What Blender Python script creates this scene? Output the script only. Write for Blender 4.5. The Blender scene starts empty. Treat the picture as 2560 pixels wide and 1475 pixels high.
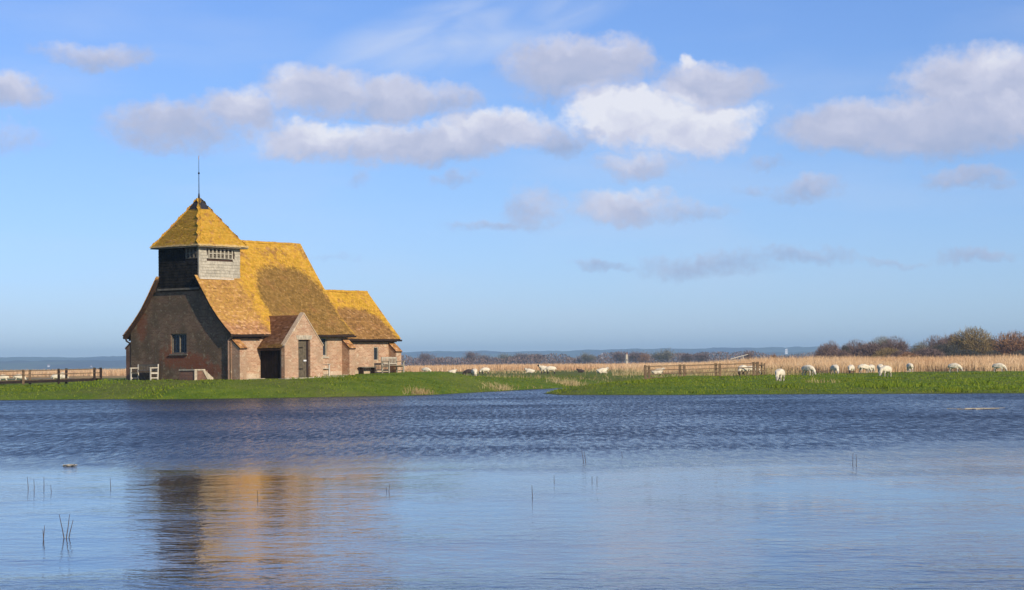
import bpy, bmesh, math, random
import numpy as np
from mathutils import Matrix, Vector

SC = bpy.context.scene
COL = SC.collection
R = math.radians
rng = np.random.default_rng(7)
random.seed(7)

# ------------------------------------------------------------------ camera
EYE = 1.55                     # eye above the flood water (water = 0)
FPX = 5280.0                   # focal length in photograph pixels (2560 wide)
PITCH = math.atan(172.0 / FPX)
ROLL = R(-0.60)
cam_d = bpy.data.cameras.new('camera')
cam_d.sensor_width = 36.0
cam_d.lens = 36.0 * FPX / 2560.0
cam_d.clip_start = 0.5
cam_d.clip_end = 60000
cam = bpy.data.objects.new('camera', cam_d)
COL.objects.link(cam)
CM = (Matrix.Rotation(R(90) + PITCH, 4, 'X') @ Matrix.Rotation(ROLL, 4, 'Z'))
cam.matrix_world = Matrix.Translation((0, 0, EYE)) @ CM
SC.camera = cam
CM3 = CM.to_3x3()

def ray(x, y):                 # photograph pixel -> world direction
    return (CM3 @ Vector(((x - 1280) / FPX, -(y - 737.5) / FPX, -1.0))).normalized()
def at_depth(x, y, Y):         # point on a pixel's ray at forward distance Y
    d = ray(x, y); t = Y / d.y
    return Vector((d.x * t, Y, EYE + d.z * t))
def on_plane(x, y, z=0.0):     # point on a pixel's ray at height z
    d = ray(x, y); t = (z - EYE) / d.z
    return Vector((d.x * t, d.y * t, z))
D = 2560.0 / 2527.0            # enlarged-view pixels -> photograph pixels

# church frame: u runs east along the ridge, v south, origin below the ridge at the west wall
NEAR = at_depth(570 * D, 937 * D, 110.0)
TH = math.atan2(NEAR.x, NEAR.y)
EU = Vector((math.sin(TH + R(45)), math.cos(TH + R(45)), 0))
EV = Vector((math.sin(TH + R(135)), math.cos(TH + R(135)), 0))
CH0 = Vector((NEAR.x, NEAR.y, 0)) - EV * 3.8
CHZ = EYE - 0.675
CHROT = math.atan2(EU.y, EU.x)

# ------------------------------------------------------------------ sun and sky
SUN_EL = R(27)
_a = R(13)
SH = (EV * math.cos(_a) - EU * math.sin(_a)).normalized()
SUN_DIR = Vector((SH.x * math.cos(SUN_EL), SH.y * math.cos(SUN_EL), math.sin(SUN_EL)))
sun_d = bpy.data.lights.new('sun', 'SUN')
sun_d.energy = 4.6
sun_d.angle = R(0.55)
sun_d.color = (1.0, 0.90, 0.74)
sun = bpy.data.objects.new('sun', sun_d)
sun.rotation_euler = SUN_DIR.to_track_quat('Z', 'Y').to_euler()
sun.location = (60, -60, 80)
COL.objects.link(sun)

SC.view_settings.view_transform = 'Standard'
SC.view_settings.look = 'None'
SC.view_settings.gamma = 1.0
SC.view_settings.use_curve_mapping = False
SC.view_settings.exposure = 0.0

class NT:                      # tiny node-tree helper
    def __init__(s, tree):
        s.t = tree; s.n = tree.nodes; s.l = tree.links
    def new(s, typ, **kw):
        n = s.n.new(typ)
        for k, v in kw.items(): setattr(n, k, v)
        return n
    def put(s, sock, val):
        if hasattr(val, 'is_output') or isinstance(val, bpy.types.NodeSocket): s.l.new(val, sock)
        elif val is not None:
            sock.default_value = val
    def math(s, op, a, b=None, c=None, clamp=False):
        n = s.new('ShaderNodeMath', operation=op); n.use_clamp = clamp
        s.put(n.inputs[0], a); s.put(n.inputs[1], b)
        if c is not None: s.put(n.inputs[2], c)
        return n.outputs[0]
    def vmath(s, op, a, b=None, c=None):
        n = s.new('ShaderNodeVectorMath', operation=op)
        s.put(n.inputs[0], a); s.put(n.inputs[1], b)
        if c is not None: s.put(n.inputs[2], c)
        return n.outputs['Value'] if op in ('DOT_PRODUCT', 'LENGTH', 'DISTANCE') else n.outputs[0]
    def noise(s, vec, scale, detail=3.0, rough=0.5, dist=0.0, dim='3D'):
        n = s.new('ShaderNodeTexNoise', noise_dimensions=dim)
        s.put(n.inputs['Vector'], vec)
        n.inputs['Scale'].default_value = scale; n.inputs['Detail'].default_value = detail
        n.inputs['Roughness'].default_value = rough; n.inputs['Distortion'].default_value = dist
        return n.outputs['Fac'], n.outputs['Color']
    def ramp(s, fac, stops, interp='LINEAR'):
        n = s.new('ShaderNodeValToRGB'); n.color_ramp.interpolation = interp
        e = n.color_ramp.elements
        while len(e) < len(stops): e.new(0.5)
        for i, (p, c) in enumerate(stops):
            e[i].position = p
            e[i].color = (c, c, c, 1) if not hasattr(c, '__len__') else (c[0], c[1], c[2], 1)
        s.put(n.inputs[0], fac)
        return n.outputs[0]
    def mix(s, fac, a, b, mode='MIX'):
        n = s.new('ShaderNodeMix', data_type='RGBA', blend_type=mode)
        s.put(n.inputs[0], fac)
        for i, v in ((6, a), (7, b)):
            if hasattr(v, '__len__') and not isinstance(v, bpy.types.NodeSocket): v = (v[0], v[1], v[2], 1)
            s.put(n.inputs[i], v)
        return n.outputs[2]
    def smooth(s, x, lo, hi):
        n = s.new('ShaderNodeMapRange', interpolation_type='SMOOTHSTEP')
        s.put(n.inputs[0], x); s.put(n.inputs[1], lo); s.put(n.inputs[2], hi)
        return n.outputs[0]
    def sep(s, v):
        n = s.new('ShaderNodeSeparateXYZ'); s.put(n.inputs[0], v); return n.outputs
    def comb(s, x, y, z):
        n = s.new('ShaderNodeCombineXYZ')
        for i, v in enumerate((x, y, z)): s.put(n.inputs[i], v)
        return n.outputs[0]

def build_world():
    w = bpy.data.worlds.new('World'); SC.world = w; w.use_nodes = True
    t = NT(w.node_tree); t.n.clear()
    out = t.new('ShaderNodeOutputWorld'); bg = t.new('ShaderNodeBackground')
    bg.inputs['Strength'].default_value = 0.105
    t.l.new(bg.outputs[0], out.inputs[0])
    sky = t.new('ShaderNodeTexSky', sky_type='NISHITA')
    sky.sun_disc = False
    sky.sun_elevation = SUN_EL
    sky.sun_rotation = math.atan2(SUN_DIR.x, SUN_DIR.y)
    sky.altitude = 0; sky.air_density = 1.0; sky.dust_density = 0.0; sky.ozone_density = 2.0
    skyc = t.mix(1.0, sky.outputs[0], (0.605, 0.775, 1.235), 'MULTIPLY')
    tc = t.new('ShaderNodeTexCoord')
    x, y, z = t.sep(tc.outputs['Generated'])
    skyc = t.mix(t.smooth(z, 0.12, 0.0), skyc, t.mix(1.0, skyc, (0.97, 1.02, 1.12), 'MULTIPLY'))   # clear blue air down to the horizon
    deg = 180 / math.pi
    az = t.math('MULTIPLY', t.math('ARCTAN2', x, y), deg)
    el = t.math('MULTIPLY', t.math('ARCSINE', z), deg)
    p0 = t.comb(az, el, 0.0)
    # billow: coordinates pushed around by noise at two scales
    _, c1 = t.noise(t.vmath('MULTIPLY', p0, (0.55, 1.0, 1)), 0.75, 2, 0.5)
    _, c2 = t.noise(p0, 2.6, 4, 0.55)
    off = t.vmath('MULTIPLY_ADD', t.vmath('SUBTRACT', c1, (.5, .5, .5)), (1.7, 0.9, 0), p0)
    p = t.vmath('MULTIPLY_ADD', t.vmath('SUBTRACT', c2, (.5, .5, .5)), (0.75, 0.55, 0), off)
    clouds = [  # centre x, y, half width, half height (photograph), light, density
        (250,138,140,36,.42,.62),(20,225,105,50,.5,.75),(20,345,100,34,.3,.35),
        (430,310,170,68,.42,.72),(600,275,110,62,.6,.8),(790,228,150,66,.56,.85),(970,245,150,55,.52,.85),
        (1115,245,62,48,.35,.6),(770,348,145,52,.78,.9),(950,348,130,54,.62,.9),(1230,322,165,58,.78,.92),
        (1090,352,190,52,.5,.85),(1415,175,185,80,.42,.85),(1525,150,75,66,.46,.8),(1750,208,138,60,.46,.88),
        (1700,160,34,24,1.0,.75),(1570,285,178,74,.98,1.0),(1715,308,165,70,.95,1.0),(1580,402,112,40,.52,.6),
        (1540,505,145,44,.62,.7),(1310,520,80,55,.38,.5),(1240,550,130,20,.25,.42),(1690,522,110,28,.3,.42),
        (1375,345,95,46,.05,.62),(2130,312,195,66,.5,.92),(2330,312,250,84,.38,.95),(2450,215,210,100,.52,.95),
        (2520,290,95,60,.72,.9),(2000,470,95,32,.25,.55),(2380,446,105,27,.2,.55),(1130,440,62,20,.2,.4),
        (1480,652,80,18,.15,.42),(1740,655,180,38,.12,.44),(1985,640,140,22,.15,.42),(2410,622,110,18,.15,.46),(1180,545,90,14,.2,.36),(1840,462,60,18,.2,.36),(2200,640,90,12,.15,.34),(1880,395,70,14,.1,.36),
        (820,632,50,10,.1,.2),(905,428,36,26,.2,.32),(2780,300,260,120,.5,.95),(-230,260,170,60,.5,.8),
        (-320,420,200,40,.35,.5),(2900,520,220,40,.3,.5)]
    F = None; S = None; W = None
    for cx, cy, rx, ry, b, dn in clouds:
        d = ray(cx * D, cy * D)
        ca = math.degrees(math.atan2(d.x, d.y)); ce = math.degrees(math.asin(d.z))
        rxd = rx * D / FPX * deg * 1.22; ryd = ry * D / FPX * deg * 1.2
        q = t.vmath('MULTIPLY_ADD', p, (1 / rxd, 1 / ryd, 0), (-ca / rxd, -ce / ryd, 0))
        r2 = t.vmath('DOT_PRODUCT', q, q)
        f = t.math('MULTIPLY_ADD', r2, -dn, dn)
        wgt = t.math('MAXIMUM', f, 0.0)
        lt = t.math('ADD', t.vmath('DOT_PRODUCT', q, (0.0, 0.36, 0)), b)
        wl = t.math('MULTIPLY', wgt, lt)
        F = f if F is None else t.math('MAXIMUM', F, f)
        S = wl if S is None else t.math('ADD', S, wl)
        W = wgt if W is None else t.math('ADD', W, wgt)
    light = t.math('DIVIDE', S, t.math('ADD', W, 0.02))
    # the same scattered cumulus over the rest of the sky
    g1, _ = t.noise(t.comb(t.math('MULTIPLY', az, 0.085), t.math('MULTIPLY', el, 0.22), 3.1), 1.0, 6, 0.55)
    away = t.math('MAXIMUM', t.smooth(t.math('ABSOLUTE', az), 17.0, 25.0), t.smooth(el, 12.0, 18.0))
    gf = t.math('MULTIPLY', t.smooth(g1, 0.54, 0.72), t.math('MULTIPLY', away, 0.9))
    up = t.smooth(el, 1.0, 4.0)
    gf = t.math('MULTIPLY', gf, up)
    fine, _ = t.noise(p0, 5.0, 5, 0.6)
    Fd = t.math('MULTIPLY_ADD', t.math('SUBTRACT', fine, 0.5), 0.38, F)
    alpha = t.math('MULTIPLY', t.smooth(Fd, 0.0, 0.72), 0.93)
    alpha = t.math('MAXIMUM', alpha, gf)
    soft, _ = t.noise(t.vmath('MULTIPLY', p, (0.8, 1.2, 1)), 1.1, 4, 0.5)
    shade = t.math('ADD', light, t.math('MULTIPLY', t.math('SUBTRACT', soft, 0.5), 0.95))
    shade = t.math('MAXIMUM', shade, t.math('MULTIPLY', gf, 0.55))
    ccol = t.ramp(shade, [(0.0, (3.55, 4.25, 6.2)), (0.45, (5.0, 5.3, 6.9)), (0.72, (6.4, 6.5, 7.8)), (1.0, (8.3, 8.3, 8.9))])
    # thin streak of high cirrus
    dc = ray(1150 * D, 75 * D)
    ca = math.degrees(math.atan2(dc.x, dc.y)); ce = math.degrees(math.asin(dc.z))
    cq = t.vmath('SUBTRACT', p0, (ca, ce, 0))
    al = t.vmath('DOT_PRODUCT', cq, (0.97, 0.22, 0)); ac = t.vmath('DOT_PRODUCT', cq, (-0.22, 0.97, 0))
    e2 = t.math('ADD', t.math('POWER', t.math('DIVIDE', al, 5.2), 2.0), t.math('POWER', t.math('DIVIDE', ac, 1.15), 2.0))
    st, _ = t.noise(t.comb(t.math('MULTIPLY', al, 0.25), t.math('MULTIPLY', ac, .75), 0.0), 1.1, 3, 0.5, 0.8)
    cir = t.math('MULTIPLY', t.math('MULTIPLY', t.smooth(e2, 1.0, 0.0), t.smooth(st, 0.2, 0.75)), 0.62)
    hz, _ = t.noise(t.comb(t.math('MULTIPLY', az, 0.12), t.math('MULTIPLY', el, 0.5), 9.0), 1.0, 4, 0.5)
    veil = t.math('MULTIPLY', t.smooth(hz, 0.4, 0.75), 0.20)
    c = t.mix(t.math('MAXIMUM', cir, veil), skyc, (6.6, 7.2, 8.6))
    c = t.mix(alpha, c, ccol)
    t.l.new(c, bg.inputs['Color'])
build_world()

SC.cycles.use_denoising = True
SC.cycles.volume_bounces = 0
SC.cycles.max_bounces = 6
SC.cycles.transparent_max_bounces = 8
SC.cycles.sample_clamp_indirect = 6

# ------------------------------------------------------------------ helpers
class MB:
    def __init__(s): s.v = []; s.f = []; s.m = []
    def add(s, vs, fs, m=0):
        o = len(s.v); s.v += [tuple(p) for p in vs]
        s.f += [tuple(i + o for i in f) for f in fs]; s.m += [m] * len(fs); return s
    def box(s, x0, x1, y0, y1, z0, z1, m=0):
        x0, x1 = sorted((x0, x1)); y0, y1 = sorted((y0, y1)); z0, z1 = sorted((z0, z1))
        return s.add([(x0,y0,z0),(x1,y0,z0),(x1,y1,z0),(x0,y1,z0),(x0,y0,z1),(x1,y0,z1),(x1,y1,z1),(x0,y1,z1)],
                     [(0,3,2,1),(4,5,6,7),(0,1,5,4),(1,2,6,5),(2,3,7,6),(3,0,4,7)], m)
    def prism(s, a, b, m=0):   # two matching outlines, capped and bridged
        n = len(a)
        fs = [tuple(range(n - 1, -1, -1)), tuple(range(n, 2 * n))]
        fs += [(i, (i + 1) % n, n + (i + 1) % n, n + i) for i in range(n)]
        return s.add(list(a) + list(b), fs, m)
    def tube(s, p0, p1, r0, r1=None, n=8, m=0):
        p0 = Vector(p0); p1 = Vector(p1); r1 = r0 if r1 is None else r1
        d = (p1 - p0).normalized()
        a = d.orthogonal().normalized(); b = d.cross(a)
        A = [p0 + (a * math.cos(2*math.pi*i/n) + b * math.sin(2*math.pi*i/n)) * r0 for i in range(n)]
        B = [p1 + (a * math.cos(2*math.pi*i/n) + b * math.sin(2*math.pi*i/n)) * r1 for i in range(n)]
        return s.prism(A, B, m)
    def beam(s, p0, p1, w, h, m=0):  # rectangular bar, w sideways, h upright
        p0 = Vector(p0); p1 = Vector(p1); d = (p1 - p0).normalized()
        up = Vector((0, 0, 1)) if abs(d.z) < .95 else Vector((1, 0, 0))
        a = d.cross(up).normalized() * (w / 2); b = a.cross(d).normalized() * (h / 2)
        o = [-a - b, a - b, a + b, -a + b]
        return s.prism([p0 + q for q in o], [p1 + q for q in o], m)
    def build(s, name, mat, parent=None, smooth=False, bevel=0.0, recalc=True):
        me = bpy.data.meshes.new(name)
        me.from_pydata(s.v, [], s.f)
        mats = mat if isinstance(mat, (list, tuple)) else [mat]
        for q in mats: me.materials.append(q)
        if len(mats) > 1: me.polygons.foreach_set('material_index', s.m)
        if recalc:
            bm = bmesh.new(); bm.from_mesh(me)
            bmesh.ops.recalc_face_normals(bm, faces=bm.faces)
            if bevel: bmesh.ops.bevel(bm, geom=bm.edges[:], offset=bevel, segments=1, affect='EDGES')
            bm.to_mesh(me); bm.free()
        box_uv(me)
        if smooth: me.shade_smooth()
        o = bpy.data.objects.new(name, me); COL.objects.link(o)
        if parent: o.parent = parent
        return o

def box_uv(me):
    uv = me.uv_layers.new(name='UVMap')
    vs = me.vertices; d = uv.data
    for p in me.polygons:
        n = p.normal
        if abs(n.z) > .9: fx = Vector((1, 0, 0)); fy = Vector((0, 1, 0))
        else:
            fx = Vector((0, 0, 1)).cross(n).normalized(); fy = n.cross(fx).normalized()
        for li in p.loop_indices:
            c = vs[me.loops[li].vertex_index].co
            d[li].uv = (c.dot(fx), c.dot(fy))

def np_mesh(name, verts, quads, mat, parent=None, tint=None, smooth=False):
    verts = np.asarray(verts, np.float32); quads = np.asarray(quads, np.int32)
    k = quads.shape[1]
    me = bpy.data.meshes.new(name)
    me.vertices.add(len(verts)); me.vertices.foreach_set('co', verts.ravel())
    me.loops.add(quads.size); me.loops.foreach_set('vertex_index', quads.ravel())
    me.polygons.add(len(quads)); me.polygons.foreach_set('loop_start', np.arange(len(quads), dtype=np.int32) * k)
    if tint is not None:
        a = me.attributes.new('tint', 'FLOAT', 'POINT'); a.data.foreach_set('value', np.asarray(tint, np.float32))
    me.update(calc_edges=True)
    mats = mat if isinstance(mat, (list, tuple)) else [mat]
    for q in mats: me.materials.append(q)
    if smooth: me.shade_smooth()
    o = bpy.data.objects.new(name, me); COL.objects.link(o)
    if parent: o.parent = parent
    return o

def tag(o, label=None, cat=None, group=None, kind=None):
    if label: o['label'] = label
    if cat: o['category'] = cat
    if group: o['group'] = group
    if kind: o['kind'] = kind
    return o
def empty(name, loc=(0, 0, 0), rz=0.0, label=None, cat=None, group=None):
    o = bpy.data.objects.new(name, None); COL.objects.link(o)
    o.empty_display_size = 0.3
    o.location = loc; o.rotation_euler = (0, 0, rz)
    return tag(o, label, cat, group)
def copy_tree(o, parent=None):
    c = o.copy(); COL.objects.link(c); c.parent = parent
    for ch in [q for q in bpy.data.objects if q.parent is o]: copy_tree(ch, c)
    return c

# ------------------------------------------------------------------ materials
def material(name):
    m = bpy.data.materials.new(name); m.use_nodes = True
    t = NT(m.node_tree); b = t.n['Principled BSDF']
    b.inputs['Roughness'].default_value = 0.85
    b.inputs['Specular IOR Level'].default_value = 0.25
    return m, t, b
def bump(t, b, h, strength=0.5, dist=0.02):
    n = t.new('ShaderNodeBump'); n.inputs['Strength'].default_value = strength; n.inputs['Distance'].default_value = dist
    t.put(n.inputs['Height'], h); t.l.new(n.outputs[0], b.inputs['Normal'])
def objco(t): return t.new('ShaderNodeTexCoord').outputs['Object']
def geoco(t): return t.new('ShaderNodeNewGeometry').outputs['Position']
def uvco(t):  return t.new('ShaderNodeTexCoord').outputs['UV']

def m_plain(name, col, var=0.25, scale=6, rough=0.8, dark=None, spec=0.25):
    m, t, b = material(name)
    f, _ = t.noise(objco(t), scale, 5, 0.6)
    g, _ = t.noise(objco(t), scale * 7, 3, 0.6)
    lo = dark if dark else tuple(c * (1 - var) for c in col)
    hi = tuple(min(1, c * (1 + var)) for c in col)
    c = t.mix(t.smooth(f, .3, .7), lo, hi)
    c = t.mix(t.math('MULTIPLY', t.smooth(g, .45, .7), .35), c, tuple(q * .55 for q in col))
    t.l.new(c, b.inputs['Base Color']); b.inputs['Roughness'].default_value = rough
    b.inputs['Specular IOR Level'].default_value = spec
    bump(t, b, g, .3, .01)
    return m

def m_brick(name, c1, c2, mortar, stain, pale, patch=None, patch_col=None):
    m, t, b = material(name)
    uv = uvco(t); o = objco(t)
    _, wn = t.noise(o, 3.0, 2, .5)
    uvw = t.vmath('MULTIPLY_ADD', t.vmath('SUBTRACT', wn, (.5,.5,.5)), (.03,.03,0), uv)
    br = t.new('ShaderNodeTexBrick'); t.l.new(uvw, br.inputs['Vector'])
    br.inputs['Scale'].default_value = 1.0
    br.inputs['Brick Width'].default_value = .225; br.inputs['Row Height'].default_value = .075
    br.inputs['Mortar Size'].default_value = .007; br.inputs['Mortar Smooth'].default_value = .3
    br.inputs['Color1'].default_value = (*c1, 1); br.inputs['Color2'].default_value = (*c2, 1)
    br.inputs['Mortar'].default_value = (*mortar, 1); br.inputs['Bias'].default_value = -.1
    f, _ = t.noise(o, .9, 5, .66); g, _ = t.noise(o, 3.6, 5, .7); h, _ = t.noise(o, 11, 3, .65)
    c = t.mix(t.math('MULTIPLY', t.smooth(f, .42, .60), .85), br.outputs['Color'], stain)
    c = t.mix(t.math('MULTIPLY', t.smooth(g, .52, .70), .7), c, pale)
    c = t.mix(t.math('MULTIPLY', t.smooth(h, .50, .72), .35), c, tuple(q * .45 for q in c1))
    if patch:
        px, py, pz = t.sep(o)
        for (cy, cz, ry, rz, amt) in patch:
            e = t.math('ADD', t.math('POWER', t.math('DIVIDE', t.math('SUBTRACT', py, cy), ry), 2.0),
                       t.math('POWER', t.math('DIVIDE', t.math('SUBTRACT', pz, cz), rz), 2.0))
            e = t.math('ADD', e, t.math('MULTIPLY', t.math('SUBTRACT', g, .5), 3.2))
            c = t.mix(t.math('MULTIPLY', t.smooth(e, 1.1, .1), amt), c, patch_col)
    t.l.new(c, b.inputs['Base Color']); b.inputs['Roughness'].default_value = .92
    hh = t.math('ADD', t.math('MULTIPLY', br.outputs['Fac'], -.8), t.math('MULTIPLY', g, .9))
    bump(t, b, hh, .7, .02)
    return m

def m_tiles(name, zones='nave'):
    """clay peg tiles with yellow lichen and moss in patches; church-local coordinates (x = east, y = -south, z)"""
    m, t, b = material(name)
    o = objco(t); x, y, z = t.sep(o)
    at = t.new('ShaderNodeAttribute', attribute_name='tint'); tint = at.outputs['Fac']
    f, _ = t.noise(o, 1.3, 5, .6); g, _ = t.noise(o, 5.5, 5, .68); h, _ = t.noise(o, 19, 3, .6)
    clay = t.ramp(tint, [(0, (.20, .085, .042)), (.35, (.33, .145, .062)), (.7, (.42, .20, .085)), (1, (.50, .29, .17))])
    lichen = t.mix(t.smooth(g, .35, .65), (.50, .262, .018), (.68, .395, .034))
    lichen = t.mix(t.math('MULTIPLY', tint, .45), lichen, (.46, .23, .05))
    mo, _ = t.noise(o, 3.1, 5, .7)
    lichen = t.mix(t.math('MULTIPLY', t.smooth(mo, .50, .68), .75), lichen, (.50, .235, .055))
    lichen = t.mix(t.math('MULTIPLY', t.smooth(mo, .44, .30), .55), lichen, (.40, .25, .03))
    moss = t.mix(t.smooth(g, .36, .64), (.18, .100, .024), (.295, .163, .042))
    moss = t.mix(t.math('MULTIPLY', t.smooth(f, .5, .7), .5), moss, (.30, .13, .045))
    jit = t.math('MULTIPLY', t.math('SUBTRACT', g, .5), 1.5)
    jit = t.math('ADD', jit, t.math('MULTIPLY', t.math('SUBTRACT', f, .5), 1.3))
    def ell(cx, cz, rx, rz, soft=.35):
        e = t.math('ADD', t.math('POWER', t.math('ABSOLUTE', t.math('DIVIDE', t.math('SUBTRACT', x, cx), rx)), 3.0),
                   t.math('POWER', t.math('ABSOLUTE', t.math('DIVIDE', t.math('SUBTRACT', z, cz), rz)), 3.0))
        e = t.math('ADD', e, t.math('MULTIPLY', jit, .55))
        return t.smooth(e, 1 + soft, 1 - soft)
    if zones == 'nave':
        c = t.mix(t.math('MULTIPLY', t.smooth(t.math('ADD', f, t.math('MULTIPLY', t.math('SUBTRACT', mo, .5), .5)), .52, .66), .70), lichen, t.mix(.45, moss, clay))
        # orange clay below the turret, hardly lichened
        west = t.smooth(t.math('ADD', x, t.math('MULTIPLY', jit, .55)), 3.15, 2.55)
        low = t.smooth(t.math('ADD', z, t.math('MULTIPLY', jit, .6)), 3.3, 2.75)
        oc = t.mix(t.math('MULTIPLY', t.smooth(g, .35, .65), .55), t.mix(.35, clay, (.48, .27, .075)), (.52, .29, .035))
        c = t.mix(t.math('MULTIPLY', west, .85), c, oc)
        lowc = t.mix(t.math('MULTIPLY', t.smooth(g, .5, .7), .5), t.mix(.3, clay, (.50, .27, .13)), (.5, .27, .03))
        c = t.mix(t.math('MULTIPLY', t.math('MULTIPLY', low, t.smooth(x, 2.9, 2.4)), .9), c, lowc)
        c = t.mix(t.math('MULTIPLY', ell(6.55, 3.1, 2.75, 3.1, .22), .97), c, moss)
        pale = t.math('MULTIPLY', t.smooth(h, .56, .70), t.smooth(g, .48, .62))
        c = t.mix(t.math('MULTIPLY', pale, .7), c, (.72, .58, .34))
    elif zones == 'chancel':
        c = t.mix(t.math('MULTIPLY', ell(12.0, 2.2, 2.75, 1.8, .22), .95), lichen, t.mix(.35, moss, clay))
    elif zones == 'porch':
        c = t.mix(.62, clay, (.115, .05, .02))
        c = t.mix(t.math('MULTIPLY', t.math('MULTIPLY', t.smooth(z, 2.0, 1.7), t.smooth(g, .4, .6)), .7), c, (.30, .19, .03))
    elif zones == 'cap':
        c = t.mix(t.math('MULTIPLY', t.smooth(g, .45, .66), .55), lichen, (.40, .24, .035))
        c = t.mix(t.math('MULTIPLY', t.smooth(h, .55, .72), .4), c, t.mix(.5, clay, moss))
        rim = t.smooth(t.math('ADD', z, t.math('MULTIPLY', jit, .12)), 7.22, 7.10)
        c = t.mix(t.math('MULTIPLY', rim, .75), c, (.60, .46, .24))
    else:
        c = t.mix(t.math('MULTIPLY', t.smooth(g, .4, .6), .4), clay, (.52, .27, .04))
    if zones in ('chancel', 'cap'): c = t.mix(t.math('MULTIPLY', t.smooth(mo, .54, .66), .55), c, t.mix(.6, moss, clay))
    c = t.mix(t.math('MULTIPLY', t.smooth(h, .55, .72), .22), c, (.10, .06, .025))
    v = t.math('MULTIPLY_ADD', tint, .42, .79)
    c = t.mix(1.0, c, t.comb(v, v, v), 'MULTIPLY')
    t.l.new(c, b.inputs['Base Color']); b.inputs['Roughness'].default_value = .95
    bump(t, b, h, .5, .015)
    return m

M = {}
M['brick'] = m_brick('south_brick', (.42,.205,.110), (.64,.40,.235), (.69,.55,.385), (.43,.275,.165), (.78,.63,.42))
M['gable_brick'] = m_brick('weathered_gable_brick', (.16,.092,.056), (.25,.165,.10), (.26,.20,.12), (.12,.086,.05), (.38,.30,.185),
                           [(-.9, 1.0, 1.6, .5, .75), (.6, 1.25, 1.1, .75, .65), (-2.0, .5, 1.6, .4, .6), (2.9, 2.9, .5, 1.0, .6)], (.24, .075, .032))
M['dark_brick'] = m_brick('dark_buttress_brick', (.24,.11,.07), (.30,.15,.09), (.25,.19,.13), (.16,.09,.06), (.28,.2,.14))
M['plinth'] = m_brick('limewashed_plinth', (.50,.35,.22), (.6,.44,.28), (.7,.58,.42), (.55,.40,.25), (.86,.76,.56))
M['tile_nave'] = m_tiles('nave_tiles', 'nave'); M['tile_chancel'] = m_tiles('chancel_tiles', 'chancel')
M['tile_porch'] = m_tiles('porch_tiles', 'porch'); M['tile_cap'] = m_tiles('turret_tiles', 'cap'); M['tile_but'] = m_tiles('buttress_tiles', 'x')
M['deck'] = m_plain('roof_underlay', (.07,.04,.025))
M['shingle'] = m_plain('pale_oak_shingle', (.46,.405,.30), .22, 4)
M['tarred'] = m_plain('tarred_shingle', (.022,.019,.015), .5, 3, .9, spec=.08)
M['shadeboard'] = m_plain('shade_black_boards', (.016,.011,.009), .4, 4, .8, spec=.15)
M['oak'] = m_plain('grey_oak', (.17,.145,.105), .3, 5)
M['door'] = m_plain('door_oak', (.125,.098,.062), .3, 6)
M['iron'] = m_plain('black_iron', (.015,.013,.013), .3, 8, .6)
M['lead'] = m_plain('dark_lead', (.032,.03,.034), .3, 5, .6)
M['glass'] = m_plain('leaded_glass', (.03,.04,.05), .4, 9, .12, spec=.5)
M['brown'] = m_plain('brown_pipe', (.30,.19,.13), .2, 4, .6)
M['gutter'] = m_plain('dark_gutter', (.035,.022,.018), .2, 4, .6)
M['stone'] = m_plain('pale_stone', (.50,.42,.30), .25, 5)
M['palewood'] = m_plain('bleached_teak', (.62,.55,.44), .15, 7)
M['greywood'] = m_plain('silvered_teak', (.44,.385,.285), .2, 7)
M['gilt'] = m_plain('faded_gilt', (.62,.40,.28), .2, 9, .5)
M['white'] = m_plain('white_paint', (.78,.76,.72), .06, 5, .6)
M['fence'] = m_plain('fence_timber', (.20,.13,.07), .35, 5)
M['fencedark'] = m_plain('dark_fence_timber', (.035,.022,.015), .4, 5)
M['mud'] = m_plain('black_mud', (.018,.015,.010), .4, 2, .8)

# ------------------------------------------------------------------ land and water
def disp(px): return [on_plane(x * D, y * D, 0.0) for x, y in px]
SHORE = disp([(0,988),(130,987),(250,986),(380,986),(500,985),(640,983),(760,981),(880,979),(1000,977),(1080,974),(1200,967.5),(1300,962),(1400,957),(1480,951.5),(1532,949.5)])
CHAN = disp([(1540,953),(1532,957),(1450,962.5),(1380,967),(1340,971.5)])
SHORE2 = disp([(1380,974.8),(1500,975),(1620,975),(1800,974),(2000,973),(2250,972),(2527,971)])
pts = [(-4000, SHORE[0].y + 6)] + [(-140, SHORE[0].y + 3), (-60, SHORE[0].y + 1)] + [(p.x, p.y) for p in SHORE + CHAN + SHORE2] + [(60, 97), (140, 96), (4000, 90), (4000, 3), (40, 3), (10, 3.5), (-8, 2.5), (-40, 4), (-4000, 3)]
# wobble the shore a little between the given points
def densify(pl):
    out = []
    for i in range(len(pl)):
        a = pl[i]; b = pl[(i + 1) % len(pl)]
        L = math.hypot(b[0]-a[0], b[1]-a[1]); n = max(1, int(L / 1.4)) if L < 60 else 1
        for k in range(n):
            s = k / n; x = a[0]+(b[0]-a[0])*s; y = a[1]+(b[1]-a[1])*s
            if n > 1: y += .22*math.sin(x*1.9)+.16*math.sin(x*4.3+1)
            out.append((x, y))
    return out
WATER = np.array(densify(pts))
POND = np.array([(-4000,262),(-120,258),(-62,256),(-52,262),(-48,285),(-46,318),(-58,330),(-130,333),(-4000,340)], float)

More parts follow.
